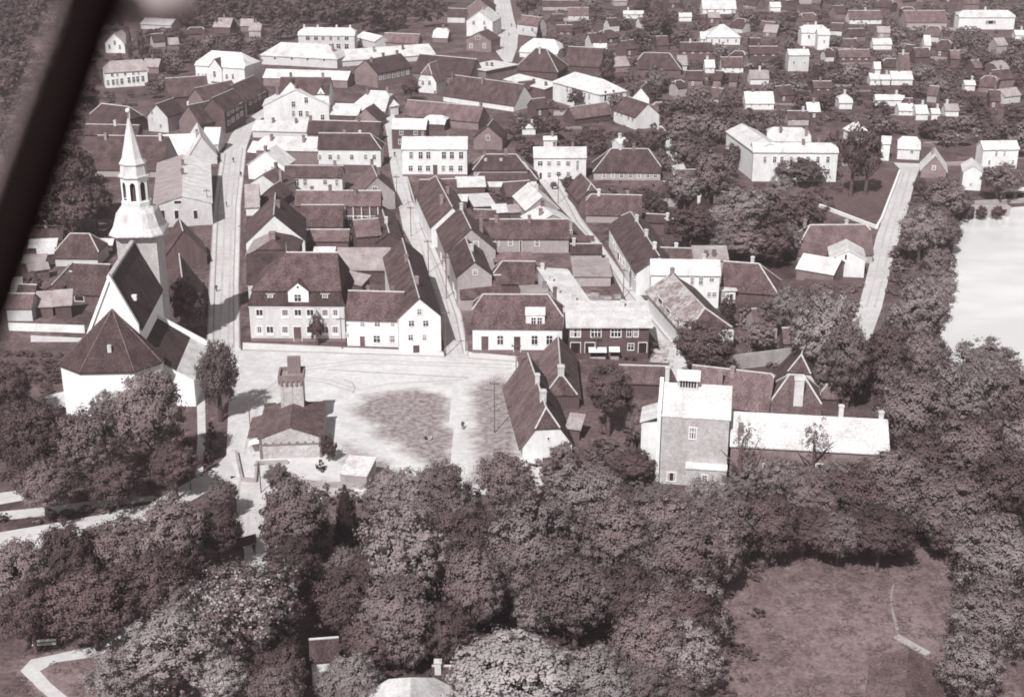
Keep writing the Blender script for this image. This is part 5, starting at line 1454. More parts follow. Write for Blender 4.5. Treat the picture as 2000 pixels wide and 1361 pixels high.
def cloud_mesh(name, V, m, NRM=None, C=None, Rr=None):
    if C is not None and len(_ico) == 0:
        bm = bmesh.new(); bmesh.ops.create_icosphere(bm, subdivisions=1, radius=1)
        bm.verts.ensure_lookup_table(); _ico.append(np.array([v.co[:] for v in bm.verts])); _ico.append(np.array([[v.index for v in f.verts] for f in bm.faces])); bm.free()
    n = len(V) // 4
    me = bpy.data.meshes.new(name)
    N_ = NRM.repeat(4, 0) if NRM is not None else None
    nv = len(V); lv = np.arange(n*4, dtype=np.int32); ls = np.arange(n, dtype=np.int32)*4
    if C is not None:      # a soft inner body in each leaf clump so that the crown closes
        iv, jf = _ico
        g = np.random.default_rng(len(C))
        cv = np.concatenate([c + iv * r * .52 * g.uniform(.85, 1.1, (len(iv), 1)) for c, r in zip(C, Rr)])
        cn = np.concatenate([iv * .75 + c / (np.linalg.norm(c) + 1e-6) * .5 for c in C])
        cf = np.concatenate([jf + nv + k*len(iv) for k in range(len(C))])
        V = np.concatenate([V, cv]); N_ = np.concatenate([N_, cn / np.linalg.norm(cn, axis=1)[:, None]])
        ls = np.concatenate([ls, n*4 + np.arange(len(cf), dtype=np.int32)*3]); lv = np.concatenate([lv, cf.ravel().astype(np.int32)])
    me.vertices.add(len(V)); me.vertices.foreach_set('co', V.astype(np.float32).ravel())
    me.loops.add(len(lv)); me.loops.foreach_set('vertex_index', lv.astype(np.int32))
    me.polygons.add(len(ls)); me.polygons.foreach_set('loop_start', ls.astype(np.int32))
    me.update(calc_edges=True); me.validate()
    if N_ is not None:
        me.polygons.foreach_set('use_smooth', np.ones(len(me.polygons), dtype=bool))
        me.normals_split_custom_set_from_vertices([tuple(x) for x in N_])
    me.materials.append(MATS[m])
    return me
CM = {}
def crowns(key, shape, count, clumps, leaves, leaf, m, seed):
    CM[key] = []
    for i in range(count):
        V, N_, C, R_ = leaf_cloud(seed + i, clumps, leaves, leaf, shape, True)
        if key == 'thin': CM[key].append(cloud_mesh('crown', V, m))
        else: CM[key].append(cloud_mesh('crown', V, m, N_, C, R_))
crowns('big', 'round', 5, 330, 15000, .025, 'leaf', 10)
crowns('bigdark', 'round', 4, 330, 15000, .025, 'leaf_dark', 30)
crowns('biglight', 'round', 2, 360, 17000, .022, 'leaf_light', 40)
crowns('pale', 'loose', 3, 300, 12000, .025, 'leaf_pale', 50)
crowns('chestnut', 'round', 1, 300, 15000, .024, 'leaf_flower', 60)
crowns('blossom', 'round', 2, 40, 2500, .05, 'leaf_blossom', 65)
crowns('mid', 'round', 3, 170, 5200, .040, 'leaf', 70)
crowns('middark', 'round', 3, 170, 5200, .040, 'leaf_dark', 80)
crowns('far', 'loose', 4, 110, 2300, .060, 'leaf', 90)
crowns('fardark', 'round', 3, 110, 2300, .060, 'leaf_dark', 100)
crowns('farpale', 'loose', 3, 110, 2300, .060, 'leaf_pale', 110)
crowns('poplar', 'tall', 2, 60, 3500, .05, 'leaf_dark', 120)
crowns('spruce', 'cone', 2, 170, 8000, .030, 'leaf_spruce', 130)
crowns('feather', 'loose', 2, 260, 9000, .022, 'leaf_light', 55)
crowns('thin', 'loose', 2, 40, 900, .030, 'leaf', 140)
crowns('bush', 'round', 4, 26, 1100, .085, 'leaf', 150)
crowns('bushdark', 'round', 3, 26, 1100, .085, 'leaf_dark', 160)
def trunk_mesh(seed, limbs):
    g = random.Random(seed); b = MB()
    b.tube([(0, 0, -.02), (.01, 0, .3), (.02, .01, .62), (0, .02, .85)], [.040, .030, .020, .008], 7)
    for i in range(limbs):
        a = 2*math.pi*i/limbs + g.uniform(-.4, .4); z = g.uniform(.28, .5)
        x, y = math.cos(a), math.sin(a)
        b.tube([(.01, 0, z), (x*.12, y*.12, z + .13), (x*.26, y*.26, z + g.uniform(.22, .36))], [.017, .011, .004], 5)
    return b.mesh('trunk', 'bark')
TM = [trunk_mesh(i, 6) for i in range(4)]
COUNT = {'tree': 0}
def tree(label, cx, cy, wp, hp, key='big', group=None, cat='tree', name='leafy_tree', gap=.28):
    """crown given by its picture box; the tree stands on the ground beneath it"""
    z = 6.0
    for _ in range(6):
        p = G(cx, cy, z); s = scale_at(p)
        ch = hp / s / 1.0; cw = wp / s
        z = max(ch * gap, .6) + ch / 2
    H_ = z + ch / 2
    r = empty(name, (p.x, p.y, 0), random.uniform(0, 6.28), label, cat, group)
    t = link('trunk', random.choice(TM), r); t.scale = (H_ * .8, H_ * .8, H_ * .86)
    c = link('crown', random.choice(CM[key]), r, (0, 0, z)); c.scale = (cw/2, cw/2 * random.uniform(.9, 1.1), ch/2)
    COUNT['tree'] += 1
    return r
def bush(label, cx, cy, wp, hp, key='bush', group=None, name='shrub'):
    p = G(cx, cy + hp*.35); s = scale_at(p)
    o = link(name, random.choice(CM[key]), None, (p.x, p.y, hp/s*.42), random.uniform(0, 6.28))
    o.scale = (wp/s/2, wp/s/2, hp/s/2)
    return tag(o, label, 'shrub', group)
# --- singled out trees
SINGLES = []
def T(label, cx, cy, *a, **k):
    if not (len(a) > 3 and a[3]): SINGLES.append((cx, cy, label))
    return tree(label, cx, cy, *a, **k)
T('broad leafy tree in front of the church choir', 290, 812, 180, 180)
T('tall narrow roadside tree between church and square', 424, 735, 78, 165, 'big', gap=.08)
T('leafy tree left of the church choir front', 165, 868, 140, 130, 'big')
T('dark tree at the left edge level with the choir', 70, 850, 130, 160, 'bigdark')
T('tree half behind the strut below the church', 20, 760, 90, 110, 'bigdark')
T('small tree low in front of the choir wall', 205, 800, 70, 70, 'pale')
T('tree at the corner of the park paths', 340, 905, 110, 100, 'bigdark')
T('park tree with visible trunk by the upper path', 85, 945, 130, 110, 'big')
T('middle park tree beside the upper path', 225, 930, 130, 90, 'bigdark')
T('round tree at the lane mouth left of the lane', 430, 968, 70, 70, 'big')
T('dark tree along the left side of the lane', 425, 1040, 100, 110, 'bigdark')
T('lower park tree directly under the pale path', 235, 1068, 150, 130, 'big')
T('spreading park tree right of the pale path end', 335, 1045, 150, 150, 'big')
T('dark park tree at the left margin', 40, 1130, 150, 150, 'big')
T('second dark park tree from the left margin', 130, 1090, 130, 150, 'bigdark')
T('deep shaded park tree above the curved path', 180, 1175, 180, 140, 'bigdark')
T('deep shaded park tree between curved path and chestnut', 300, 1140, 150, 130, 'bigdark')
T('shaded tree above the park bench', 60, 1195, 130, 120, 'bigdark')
T('chestnut tree covered in pale blossom at the lower left', 492, 1190, 240, 210, 'chestnut')
T('feathery pale tree below the blossoming chestnut', 330, 1265, 220, 150, 'feather')
T('feathery low tree at the bottom left', 235, 1320, 150, 110, 'feather')
T('pale sapling on the lower left lawn', 430, 1330, 120, 110, 'feather')
T('large round tree right of the lane', 570, 1012, 150, 160, 'big')
T('small tree at the bank wall right of the lane', 545, 935, 62, 66, 'big')
T('broad dark tree under the large round lane tree', 566, 1100, 140, 120, 'bigdark')
T('dark pointed spruce below the kiosk', 675, 992, 60, 140, 'spruce', name='spruce_tree', gap=.05)
T('feathery tree right of the spruce', 752, 966, 92, 96, 'pale')
T('large grey green tree in the middle of the woods', 795, 1085, 190, 200, 'pale')
T('lower half of the woods tree under the grey green one', 770, 1200, 200, 150, 'big')
T('round tree at the lower end of the grass path', 862, 960, 120, 110, 'big')
T('tree just left of the grass path end', 880, 1055, 130, 130, 'bigdark')
T('tree right of the grass path end', 985, 935, 110, 110, 'big')
T('tall broad tree in the centre of the woods', 1040, 1060, 190, 190, 'pale')
T('dark tree between the two grey green woods trees', 925, 1150, 150, 160, 'big')
T('shaded tree behind the pale foreground crown', 870, 1230, 130, 110, 'bigdark')
T('tree below the white half hipped gable', 1145, 955, 150, 100, 'pale')
T('bright blossoming bush tree below the old tiled pair', 1108, 957, 48, 48, 'blossom')
T('big woods tree right of the central broad tree', 1205, 1050, 160, 160, 'big')
T('lower woods tree right of the centre', 1125, 1155, 180, 170, 'big')
T('woods tree above the pale foreground crown on its right', 1225, 1165, 160, 170, 'bigdark')
T('tree below the mill front', 1290, 1000, 140, 110, 'pale')
T('tall woods tree below the mill annex', 1330, 1085, 160, 170, 'big')
T('woods tree in the lower centre right', 1270, 1255, 160, 160, 'big')
T('tree in front of the mill annex door', 1390, 985, 110, 100, 'pale')
T('woods tree at the left edge of the meadow', 1395, 1075, 140, 140, 'big')
T('lower woods tree at the left edge of the meadow', 1345, 1195, 140, 150, 'bigdark')
T('great pale crowned tree at the bottom centre', 1000, 1318, 290, 190, 'biglight')
T('pale crowned companion right of the great bottom tree', 1145, 1330, 170, 150, 'biglight')
T('pale crowned tree left of the white roof at the bottom', 678, 1330, 140, 120, 'biglight')
T('dark tree under the chestnut beside the small gable', 560, 1310, 110, 120, 'bigdark')
T('dark woods tree behind the white roof at the bottom', 720, 1240, 130, 100, 'bigdark')
T('dark woods tree below the spruce', 668, 1175, 130, 130, 'bigdark')
T('woods tree at the lower right of the pale crowns', 1250, 1345, 130, 110, 'big')
T('sparse tree in front of the white mill wing roof', 1592, 850, 75, 95, 'thin', gap=.9)
T('pale tree before the left end of the mill wing wall', 1462, 938, 74, 88, 'pale', gap=.15)
T('second tree from the left before the mill wing wall', 1520, 935, 78, 84, 'pale', gap=.15)
T('middle tree before the mill wing wall', 1580, 940, 84, 84, 'big', gap=.15)
T('second tree from the right before the mill wing wall', 1640, 938, 84, 80, 'pale', gap=.15)
T('tree before the right part of the mill wing wall', 1700, 940, 90, 90, 'big', gap=.15)
T('sparse tall tree beside the brick hatch of the mill wing', 1452, 855, 56, 110, 'thin', gap=.9)
T('dark tree before the right end of the mill wing', 1745, 940, 150, 140, 'big')
T('shaded tree above the right meadow', 1600, 1035, 160, 90, 'bigdark')
T('shaded tree above the far right of the meadow', 1720, 1040, 170, 110, 'bigdark')
T('tall tree over the lower end of the right hand road', 1610, 650, 130, 150, 'pale')
T('tall dark tree behind the hipped mill house', 1655, 700, 120, 140, 'big')
T('tree between the right hand road and the pond', 1790, 615, 120, 130, 'pale')
T('dark shore tree below the road end', 1735, 690, 120, 130, 'bigdark')
T('shore tree at the lower left bank of the pond', 1800, 700, 110, 120, 'big')
T('big tree below the pond shore', 1775, 800, 160, 150, 'big')
T('big tree right of the mill wing end', 1860, 790, 160, 150, 'pale')
T('pale sunlit tree at the near pond shore', 1925, 715, 120, 100, 'pale')
T('right margin tree below the pond', 1980, 790, 130, 150, 'big')
T('wide tree in the right woods', 1900, 885, 170, 160, 'big')
T('tree in the right woods next to the mill wing', 1805, 905, 150, 130, 'bigdark')
T('right woods tree at the margin', 1970, 950, 150, 150, 'bigdark')
T('right woods tree above the hazy slope', 1850, 990, 170, 130, 'big')
T('hazy pale tree at the right margin', 1950, 1085, 170, 150, 'pale')
T('hazy pale tree lower on the right margin', 1935, 1210, 150, 150, 'pale')
T('hazy tree beside the lower right house', 1900, 1300, 130, 120, 'pale')
T('dark spreading tree beside the patched roof house', 1374, 678, 118, 105, 'bigdark')
T('dark chestnut in the yard left of the mill', 1190, 768, 92, 118, 'bigdark')
T('small pointed tree by the flat annex', 1420, 605, 34, 56, 'middark')
T('tree in the garden right of the patched roof', 1490, 655, 64, 56, 'mid')
T('garden tree left of the white gabled shed', 1540, 600, 70, 80, 'pale')
T('garden tree near the barn end', 1500, 610, 60, 60, 'mid')
T('dark tree behind the church aisle', 365, 590, 74, 92, 'middark')
T('slim dark tree in front of the mansard house', 618, 640, 28, 58, 'middark', gap=.15)
T('dense shrubby tree beside the fire station', 641, 872, 36, 50, 'middark', gap=.1)
T('tree in the garden right of the square', 1100, 893, 70, 60, 'mid')
T('shrubby tree in the garden left of the mill wall', 1250, 830, 60, 80, 'big')
T('shrubby tree beneath the mill fire wall', 1235, 905, 90, 60, 'bigdark')
T('large tree behind the church on the left', 140, 335, 120, 140, 'middark')
T('dark tree behind the church by the strut', 95, 395, 130, 100, 'middark')
T('dark tree against the church bell roof', 185, 400, 80, 80, 'middark')
T('small tree in the left yards', 62, 550, 44, 40, 'mid')
T('tree screen in front of the big white building', 1565, 335, 120, 44, 'mid', gap=.1)
T('pair tree left of the cube house', 1628, 285, 40, 60, 'fardark')
T('tall dark tree right of the big white building', 1668, 300, 60, 110, 'middark')
T('second tall dark tree near the right hand road', 1697, 305, 56, 100, 'middark')
T('tree under the big white building', 1500, 400, 100, 80, 'mid')
T('dark tree above the brown roofed house', 1560, 415, 110, 80, 'middark')
T('wide pale tree behind the street row', 1440, 415, 130, 90, 'pale')
T('dark tree behind the grey metal roofed shed', 1350, 440, 90, 70, 'middark')
T('tree behind the white two storey house', 1460, 475, 100, 60, 'mid')
T('dark tree near the white small sheds', 1515, 470, 90, 70, 'middark')
T('tree on the left of the big white building', 1385, 340, 80, 90, 'mid')
T('garden tree behind the white lane house', 1345, 300, 80, 80, 'mid')
T('dark tree left of the lane', 1240, 285, 60, 50, 'middark')
T('tree right of the lane', 1330, 255, 70, 60, 'mid')
T('feathery willow on the far slope', 1283, 45, 58, 66, 'middark', gap=.1)
T('dark narrow conifer by the columned hall', 1187, 128, 36, 62, 'poplar', name='conifer_tree', gap=.08)
T('tall thin conifer beside the top street', 1053, 64, 16, 56, 'spruce', name='conifer_tree', gap=.05)
T('left one of the two dark poplars', 252, 88, 15, 58, 'poplar', name='poplar_tree', gap=.08)
T('right one of the two dark poplars', 275, 85, 17, 56, 'poplar', name='poplar_tree', gap=.08)
T('dark tree beside the white corner window gable', 803, 172, 40, 34, 'middark')
T('dark bush tree by the top of the right street', 1112, 358, 30, 26, 'middark')
T('tree at the bend of the right hand road', 1797, 365, 30, 34, 'middark')
T('wide tree below the road end cottage', 1850, 385, 100, 70, 'mid')
T('big round tree in front of the pond cottage', 1955, 350, 90, 60, 'mid')
T('tree on the road side bank', 1800, 450, 90, 90, 'pale')
T('tree on the upper pond shore', 1840, 440, 70, 70, 'mid')
T('tree on the left pond shore', 1825, 520, 60, 80, 'mid')
T('tree on the left pond shore lower down', 1815, 570, 60, 80, 'pale')
for i, x in enumerate((1893, 1918, 1948)): T(['first', 'second', 'third'][i] + ' small dark tree standing before the sluice', x, 414, 24, 26, 'fardark', gap=.04)
# --- woods at the bottom: fill between the singled out trees
def inside(pt, poly):
    x, y = pt; c = False
    for i in range(len(poly)):
        x1, y1 = poly[i][:2]; x2, y2 = poly[i - 1][:2]
        if (y1 > y) != (y2 > y) and x < (x2 - x1)*(y - y1)/(y2 - y1) + x1: c = not c
    return c
def free(px, py, wp, hp, margin=1.0, soft=False):
    p = G(px, py)
    for poly in ROADS:
        if inside((p.x, p.y), poly): return False
    for cs, box, _ in FOOT:
        if inside((p.x, p.y), [(c.x, c.y) for c in cs]): return False
        x0, y0, x1, y1 = box
        if px + wp*.42 > x0 and px - wp*.42 < x1 and py + 2 > y0 and py - hp*.85 < y1 and py > y1 - 3: 
            if not soft: return False
    return True
REFS = []
def short(l):
    for c in (' with ', ' and ', ' facing ', ' beside ', ' in front ', ', ', ' behind ', ' by the ', ' below ', ' right of ', ' left of '):
        if len(l.split()) <= 9: break
        if c in l: l = l.split(c)[0]
    return l
def auto(kind, cx, cy, w, avg, key):
    size = 'small' if w < avg * .87 else ('broad' if w > avg * 1.13 else 'medium')
    tone = 'dark' if 'dark' in key else ('pale' if 'pale' in key else 'mid-toned')
    if not REFS:
        for cs, b, l in FOOT: REFS.append(((b[0] + b[2])/2, (b[1] + b[3])/2, l))
        for x, y, l in SINGLES: REFS.append((x, y, l))
    for x, y, l in sorted(REFS, key=lambda r: (r[0] - cx)**2 + ((r[1] - cy)*1.6)**2)[:60]:
        dx, dy = cx - x, (cy - y)*1.6
        rel = ('just right of' if dx > 0 else 'just left of') if abs(dx) > abs(dy) else ('in front of' if dy > 0 else 'behind')
        L = '%s %s %s %s the %s' % (size, tone, kind, rel, short(l))
        if len(L.split()) <= 16 and L not in USED:
            USED.add(L); return L
    return None
PROTECT = [(642, 925, 706, 1050), (458, 925, 530, 1082), (650, 885, 735, 948), (0, 950, 440, 1058), (20, 1225, 250, 1400), (1290, 880, 1430, 955), (728, 1296, 850, 1400),
           (55, 1240, 120, 1275), (605, 1245, 680, 1288), (430, 1045, 510, 1085), (1078, 930, 1140, 985), (640, 870, 1012, 925), (400, 1092, 600, 1230), (1668, 330, 1800, 590),
           (1020, 830, 1125, 905), (205, 1260, 440, 1361), (875, 1235, 1215, 1361)]
def region(poly, n, wr, hr, keys, label, group, gap=.25, soft=False, name='leafy_tree'):
    k = 0; tries = 0
    xs = [p[0] for p in poly]; ys = [p[1] for p in poly]
    pts = []
    while k < n and tries < n*40:
        tries += 1
        x, y = random.uniform(min(xs), max(xs)), random.uniform(min(ys), max(ys))
        if not inside((x, y), poly): continue
        w = random.uniform(*wr); h = w * random.uniform(*hr)
        if any(abs(x - a) < (w + c)*.30 and abs(y - b) < (h + c)*.22 for a, b, c in pts): continue
        if any(x + w*.42 > b[0] and x - w*.42 < b[2] and y + h*.42 > b[1] and y - h*.42 < b[3] for b in PROTECT): continue
        if not free(x, y + h*.62, w, h, soft=soft): continue
        pts.append((x, y, w)); k += 1
        kk = random.choice(keys)
        T(auto('tree', x, y, w, sum(wr)/2, kk) or label, x, y, w, h, kk, group, gap=gap, name=name)
region([(520, 960), (1000, 960), (1300, 960), (1420, 1000), (1370, 1200), (1320, 1361), (520, 1361), (520, 1200)], 32, (95, 150), (.9, 1.2), ['big', 'bigdark', 'pale', 'big'], 'one of the dark leafy trees filling the woods below the square', 'trees of the woods below the square')
region([(0, 820), (120, 820), (120, 930), (0, 930)], 3, (80, 110), (.9, 1.2), ['bigdark'], 'one of the dark trees at the left margin of the park', 'dark trees at the left park margin')
region([(0, 1060), (200, 1060), (420, 1000), (470, 1060), (440, 1130), (330, 1190), (0, 1230)], 18, (80, 130), (.85, 1.2), ['big', 'bigdark'], 'one of the leafy trees of the lower left park', 'trees of the lower left park')
region([(1480, 985), (1740, 950), (1800, 760), (2000, 740), (2000, 1050), (1480, 1060)], 18, (90, 140), (.8, 1.1), ['big', 'bigdark', 'pale'], 'one of the leafy trees in the woods right of the mill', 'trees of the woods right of the mill', soft=True)
region([(1560, 560), (1680, 600), (1700, 740), (1580, 760)], 7, (60, 95), (.9, 1.3), ['mid', 'middark'], 'one of the trees behind the mill range', 'trees behind the mill range')
region([(1750, 570), (1830, 540), (1830, 760), (1740, 760)], 6, (60, 95), (.9, 1.3), ['mid', 'pale'], 'one of the shore trees left of the pond', 'shore trees left of the pond')
region([(1260, 370), (1560, 350), (1560, 480), (1420, 490), (1290, 470)], 12, (50, 85), (.75, 1.0), ['mid', 'middark', 'pale'], 'one of the garden trees below the big white building', 'garden trees below the big white building')
region([(1800, 380), (1880, 390), (1845, 560), (1790, 560)], 6, (45, 75), (.8, 1.1), ['mid', 'pale'], 'one of the trees between the right hand road and the pond', 'trees between the road and the pond')
region([(1300, 200), (1660, 210), (1420, 330), (1300, 330)], 12, (36, 62), (.8, 1.1), ['far', 'fardark'], 'one of the trees behind the big white building', 'trees behind the big white building')
region([(1010, 190), (1290, 190), (1290, 290), (990, 290)], 12, (34, 56), (.7, 1.0), ['far', 'fardark'], 'one of the dark trees above the right street', 'dark trees above the right street')
region([(0, 250), (250, 270), (240, 440), (0, 440)], 10, (55, 95), (.8, 1.1), ['middark'], 'one of the dark trees beyond the church on the left', 'dark trees beyond the church')
def sheds(poly, n, wr, roofs, tail=''):
    k = 0; tries = 0
    xs = [p[0] for p in poly]; ys = [p[1] for p in poly]
    while k < n and tries < n*40:
        tries += 1
        x, y = random.uniform(min(xs), max(xs)), random.uniform(min(ys), max(ys))
        if not inside((x, y), poly): continue
        w = random.uniform(*wr); s = scale_at(G(x, y)); hh = random.uniform(2.3, 3.4)*s; rr = random.uniform(2.4, 4.2)*s
        if not free(x, y, w*1.5, hh + rr): continue
        rf = random.choice(roofs)
        word = {'tile': 'brown roofed', 'tiledark': 'dark roofed', 'tilelight': 'pale brown roofed', 'metalgrey': 'grey roofed', 'metalwhite': 'white roofed'}[rf]
        L_ = auto(word + ' shed', x, y, w, sum(wr)/2, '')
        if not L_: continue
        L_ = L_.replace('mid-toned ', '')
        if L_ in USED: continue
        USED.add(L_)
        H(L_, (x - w/2, y - hh), (x + w/2, y - hh + random.uniform(-2.5, 2.5)*w/20), by=y, ry=y - hh - rr, pitch=random.uniform(34, 44), roof=rf,
          wall=random.choice(['wood', 'wood', 'wood', 'cream', 'grey', 'brick', 'brick']), name='shed', cat='shed', hips=random.choice([(0, 0), (0, 0), (.4, .4)]),
          win=[('f', y - hh*.5, 2.8, hh*.4, [x - w*.2])] if random.random() < .4 else (), ch=[(.5, .5)] if random.random() < .35 else ())
        k += 1
sheds([(1040, 4), (1990, 4), (1990, 230), (1680, 235), (1300, 200), (1180, 120), (1100, 90)], 62, (14, 34), ['tile', 'tile', 'tilelight', 'tile', 'tiledark', 'tiledark', 'metalgrey'])
sheds([(290, 60), (560, 60), (500, 100), (400, 96), (300, 150), (296, 200)], 7, (18, 34), ['tile', 'tiledark', 'metalgrey'])
sheds([(1010, 180), (1190, 240), (1290, 200), (1300, 270), (1060, 260)], 6, (22, 40), ['tile', 'tilelight', 'tiledark'])
sheds([(60, 440), (110, 440), (210, 560), (140, 640), (20, 640)], 5, (22, 40), ['tile', 'tilelight', 'metalgrey'])
sheds([(1270, 360), (1420, 350), (1420, 480), (1300, 470)], 4, (30, 50), ['tile', 'tiledark'])
sheds([(500, 250), (760, 300), (770, 480), (490, 480)], 6, (16, 28), ['tile', 'metalgrey', 'metalwhite'])
sheds([(1430, 590), (1560, 590), (1660, 640), (1560, 700), (1440, 700)], 4, (26, 44), ['tile', 'tilelight'])
def stuff_cloud(name, poly, n, wr, hr, quads, m, seed, lift=.45, leaf=.09, soft=False, shape='round', check=True, label=None):
    """one object of n leafy clumps for growth that nobody could count"""
    protos = [leaf_cloud(seed + i, 22, quads, leaf, shape) for i in range(6)]
    xs = [p[0] for p in poly]; ys = [p[1] for p in poly]; out = []; tries = 0
    g = np.random.default_rng(seed)
    while len(out) < n and tries < n*25:
        tries += 1
        x, y = random.uniform(min(xs), max(xs)), random.uniform(min(ys), max(ys))
        if not inside((x, y), poly): continue
        w = random.uniform(*wr); h = w*random.uniform(*hr)
        if check and not free(x, y + h*.3, w, h*.8, soft=soft): continue
        p = G(x, y + h*.3); s = scale_at(p)
        a = g.uniform(0, 6.28); c_, s_ = math.cos(a), math.sin(a)
        V = protos[g.integers(6)] * np.array([w/s/2, w/s/2, h/s/2])
        V = V @ np.array([[c_, s_, 0], [-s_, c_, 0], [0, 0, 1]])
        out.append(V + np.array([p.x, p.y, h/s*lift]))
    o = link(name, cloud_mesh(name, np.concatenate(out), m))
    return tag(o, label, kind='stuff')
FS = [(1030, -8), (1560, -8), (2010, -8), (2010, 290), (1700, 255), (1660, 235), (1420, 235), (1300, 330), (1210, 180), (1100, 130)]
region([(1030, 0), (1560, 0), (1560, 120), (1100, 130), (1010, 60)], 26, (26, 46), (.65, .95), ['far', 'farpale', 'fardark'], 'garden tree high on the far slope', 'garden trees high on the far slope', gap=.06, name='garden_tree')
region([(1280, 110), (1660, 110), (1660, 215), (1280, 200)], 24, (28, 48), (.65, .95), ['far', 'fardark', 'farpale'], 'garden tree on the middle of the far slope', 'garden trees on the middle far slope', gap=.06, name='garden_tree')
region([(1560, 10), (2000, 10), (2000, 130), (1660, 130)], 26, (28, 48), (.6, .9), ['far', 'farpale'], 'garden tree at the far upper right', 'garden trees at the far upper right', gap=.06, name='garden_tree')
region([(1660, 110), (2000, 110), (2000, 290), (1700, 250)], 30, (30, 60), (.6, .9), ['far', 'farpale', 'fardark'], 'garden tree on the far right slope', 'garden trees on the far right slope', gap=.06, name='garden_tree')
region([(280, 56), (580, 56), (500, 110), (375, 112), (330, 150), (290, 190), (288, 110)], 26, (26, 44), (.75, 1.0), ['far', 'fardark'], 'tree around the upper left houses', 'trees around the upper left houses', gap=.06, name='garden_tree')
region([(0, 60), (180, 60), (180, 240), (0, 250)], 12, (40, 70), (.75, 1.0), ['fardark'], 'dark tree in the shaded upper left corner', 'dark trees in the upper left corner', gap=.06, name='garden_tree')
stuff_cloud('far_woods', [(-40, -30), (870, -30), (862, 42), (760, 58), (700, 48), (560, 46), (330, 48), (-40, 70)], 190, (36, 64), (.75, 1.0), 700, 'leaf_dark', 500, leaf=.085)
stuff_cloud('garden_foliage', FS, 300, (16, 38), (.55, .9), 420, 'leaf', 520, leaf=.10)
stuff_cloud('garden_foliage', FS, 150, (12, 30), (.5, .8), 380, 'leaf_pale', 535, leaf=.10)
stuff_cloud('garden_foliage', FS, 190, (14, 34), (.55, .9), 380, 'leaf_dark', 530, leaf=.10)
stuff_cloud('undergrowth', FS, 620, (5, 15), (.3, .6), 60, 'leaf', 540, leaf=.22)
stuff_cloud('undergrowth', FS, 380, (5, 15), (.3, .6), 60, 'leaf_pale', 550, leaf=.22)
stuff_cloud('undergrowth', [(990, 190), (1290, 200), (1420, 240), (1420, 350), (1560, 355), (1700, 330), (1560, 480), (1290, 470), (1100, 290)], 420, (8, 22), (.4, .7), 80, 'leaf_dark', 560, leaf=.2)
stuff_cloud('undergrowth', [(1400, 590), (1690, 540), (1700, 760), (1440, 700)], 200, (9, 24), (.4, .7), 80, 'leaf', 570, leaf=.2)
stuff_cloud('undergrowth', [(1770, 370), (1880, 400), (1850, 560), (1835, 730), (1740, 740), (1735, 540)], 260, (10, 26), (.4, .7), 80, 'leaf', 580, leaf=.2)
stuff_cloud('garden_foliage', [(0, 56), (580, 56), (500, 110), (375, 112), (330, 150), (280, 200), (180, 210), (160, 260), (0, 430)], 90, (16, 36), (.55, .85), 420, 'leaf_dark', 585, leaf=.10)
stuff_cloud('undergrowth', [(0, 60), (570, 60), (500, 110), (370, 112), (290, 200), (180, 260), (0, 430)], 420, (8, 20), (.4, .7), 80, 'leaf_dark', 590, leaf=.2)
stuff_cloud('undergrowth', [(1020, 890), (1290, 850), (1290, 960), (1020, 960)], 170, (9, 26), (.35, .6), 80, 'leaf', 600, leaf=.2)
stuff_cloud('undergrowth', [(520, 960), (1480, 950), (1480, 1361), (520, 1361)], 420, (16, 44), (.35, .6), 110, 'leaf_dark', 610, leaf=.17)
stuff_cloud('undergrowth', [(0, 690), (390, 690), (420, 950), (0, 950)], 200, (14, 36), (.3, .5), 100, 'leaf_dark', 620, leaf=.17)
stuff_cloud('grass_tufts', [(1440, 1085), (2000, 1085), (2000, 1361), (1380, 1361)], 520, (8, 34), (.15, .32), 150, 'leaf', 630, leaf=.06)
stuff_cloud('grass_tufts', [(0, 960), (420, 950), (450, 1361), (0, 1361)], 300, (8, 30), (.15, .3), 150, 'leaf', 640, leaf=.06)
for i in range(16):
    x, y = random.uniform(1080, 1860), random.uniform(20, 235); L_ = random.uniform(60, 170); sk = random.uniform(-5, 5)
    stuff_cloud('hedge', [(x, y), (x + L_, y + sk), (x + L_, y + sk + 2), (x, y + 2)], 26, (7, 10), (.6, .8), 60, 'leaf_dark', 700 + i, leaf=.22)
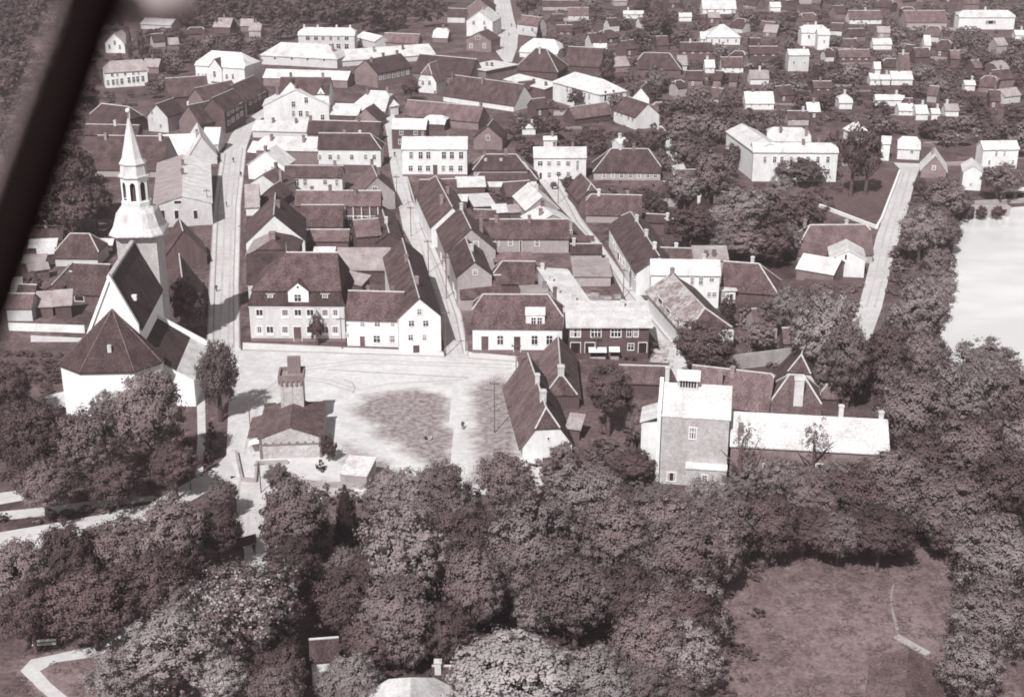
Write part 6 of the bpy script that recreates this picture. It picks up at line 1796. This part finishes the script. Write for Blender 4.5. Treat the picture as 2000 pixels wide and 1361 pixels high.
# --- shrubs
def shrubs(poly, n, wr, hr, keys, label, group):
    k = 0; tries = 0
    xs = [p[0] for p in poly]; ys = [p[1] for p in poly]
    while k < n and tries < n*30:
        tries += 1
        x, y = random.uniform(min(xs), max(xs)), random.uniform(min(ys), max(ys))
        if not inside((x, y), poly): continue
        w = random.uniform(*wr); h = w*random.uniform(*hr)
        if not free(x, y + h*.35, w, h*.8): continue
        k += 1
        kk = random.choice(keys)
        bush(auto('shrub', x, y, w, sum(wr)/2, kk) or label, x, y, w, h, kk, group)
shrubs([(1040, 0), (2000, 0), (2000, 300), (1700, 260), (1300, 240), (1100, 120)], 70, (9, 22), (.5, .8), ['bush', 'bushdark'], 'one of the low shrubs between the far garden plots', 'shrubs between the far garden plots')
shrubs([(1110, 880), (1280, 850), (1290, 960), (1020, 960)], 22, (18, 40), (.6, .9), ['bush', 'bush'], 'one of the shrubs in the garden below the old tiled pair', 'shrubs below the old tiled pair')
shrubs([(1240, 730), (1290, 800), (1285, 930), (1180, 900), (1150, 840)], 14, (16, 34), (.6, .9), ['bush', 'bushdark'], 'one of the shrubs in the garden left of the mill', 'shrubs left of the mill')
shrubs([(1400, 590), (1690, 560), (1600, 690), (1440, 690)], 16, (16, 34), (.6, .9), ['bush', 'bushdark'], 'one of the shrubs in the gardens behind the mill range', 'shrubs behind the mill range')
shrubs([(1740, 480), (1840, 470), (1830, 700), (1740, 700)], 16, (16, 34), (.6, .9), ['bush', 'bushdark'], 'one of the shrubs between the right hand road and the pond', 'shrubs between road and pond')
shrubs([(150, 900), (420, 900), (420, 960), (150, 965)], 10, (20, 40), (.5, .8), ['bushdark'], 'one of the clipped dark shrubs in front of the church', 'dark shrubs in front of the church')
shrubs([(0, 985), (300, 990), (250, 1010), (0, 1040)], 8, (20, 40), (.4, .6), ['bush'], 'one of the low shrubs between the two park paths', 'low shrubs between the park paths')
shrubs([(560, 935), (830, 940), (830, 985), (560, 985)], 14, (14, 30), (.6, .9), ['bush'], 'one of the shrubs on the bank below the kiosk', 'shrubs on the bank below the kiosk')
shrubs([(930, 340), (1010, 360), (1000, 400), (960, 400)], 5, (8, 14), (.7, .9), ['bush'], 'one of the shrubs in the walled garden', 'shrubs in the walled garden')
for i, (x, y, w, h) in enumerate([(411, 880, 26, 60), (405, 905, 30, 50), (415, 845, 22, 40)]):
    bush(['middle', 'lower', 'upper'][i] + ' clump of the dark hedge beside the church path', x, y, w, h, 'bushdark', name='hedge_clump')
bush('dark shrub left of the kiosk on the pale terrace', 625, 912, 22, 26, 'bushdark')
bush('round shrub at the wall of the dark brick building', 1232, 700, 26, 18, 'bushdark')
bush('flowering shrub cluster in the walled garden', 977, 386, 26, 18, 'bush')
for i, (x, y) in enumerate([(1458, 664), (1476, 668), (1506, 662)]):
    bush(['left', 'middle', 'right'][i] + ' white blossoming shrub below the round garden tree', x, y, 14, 14, 'bush')
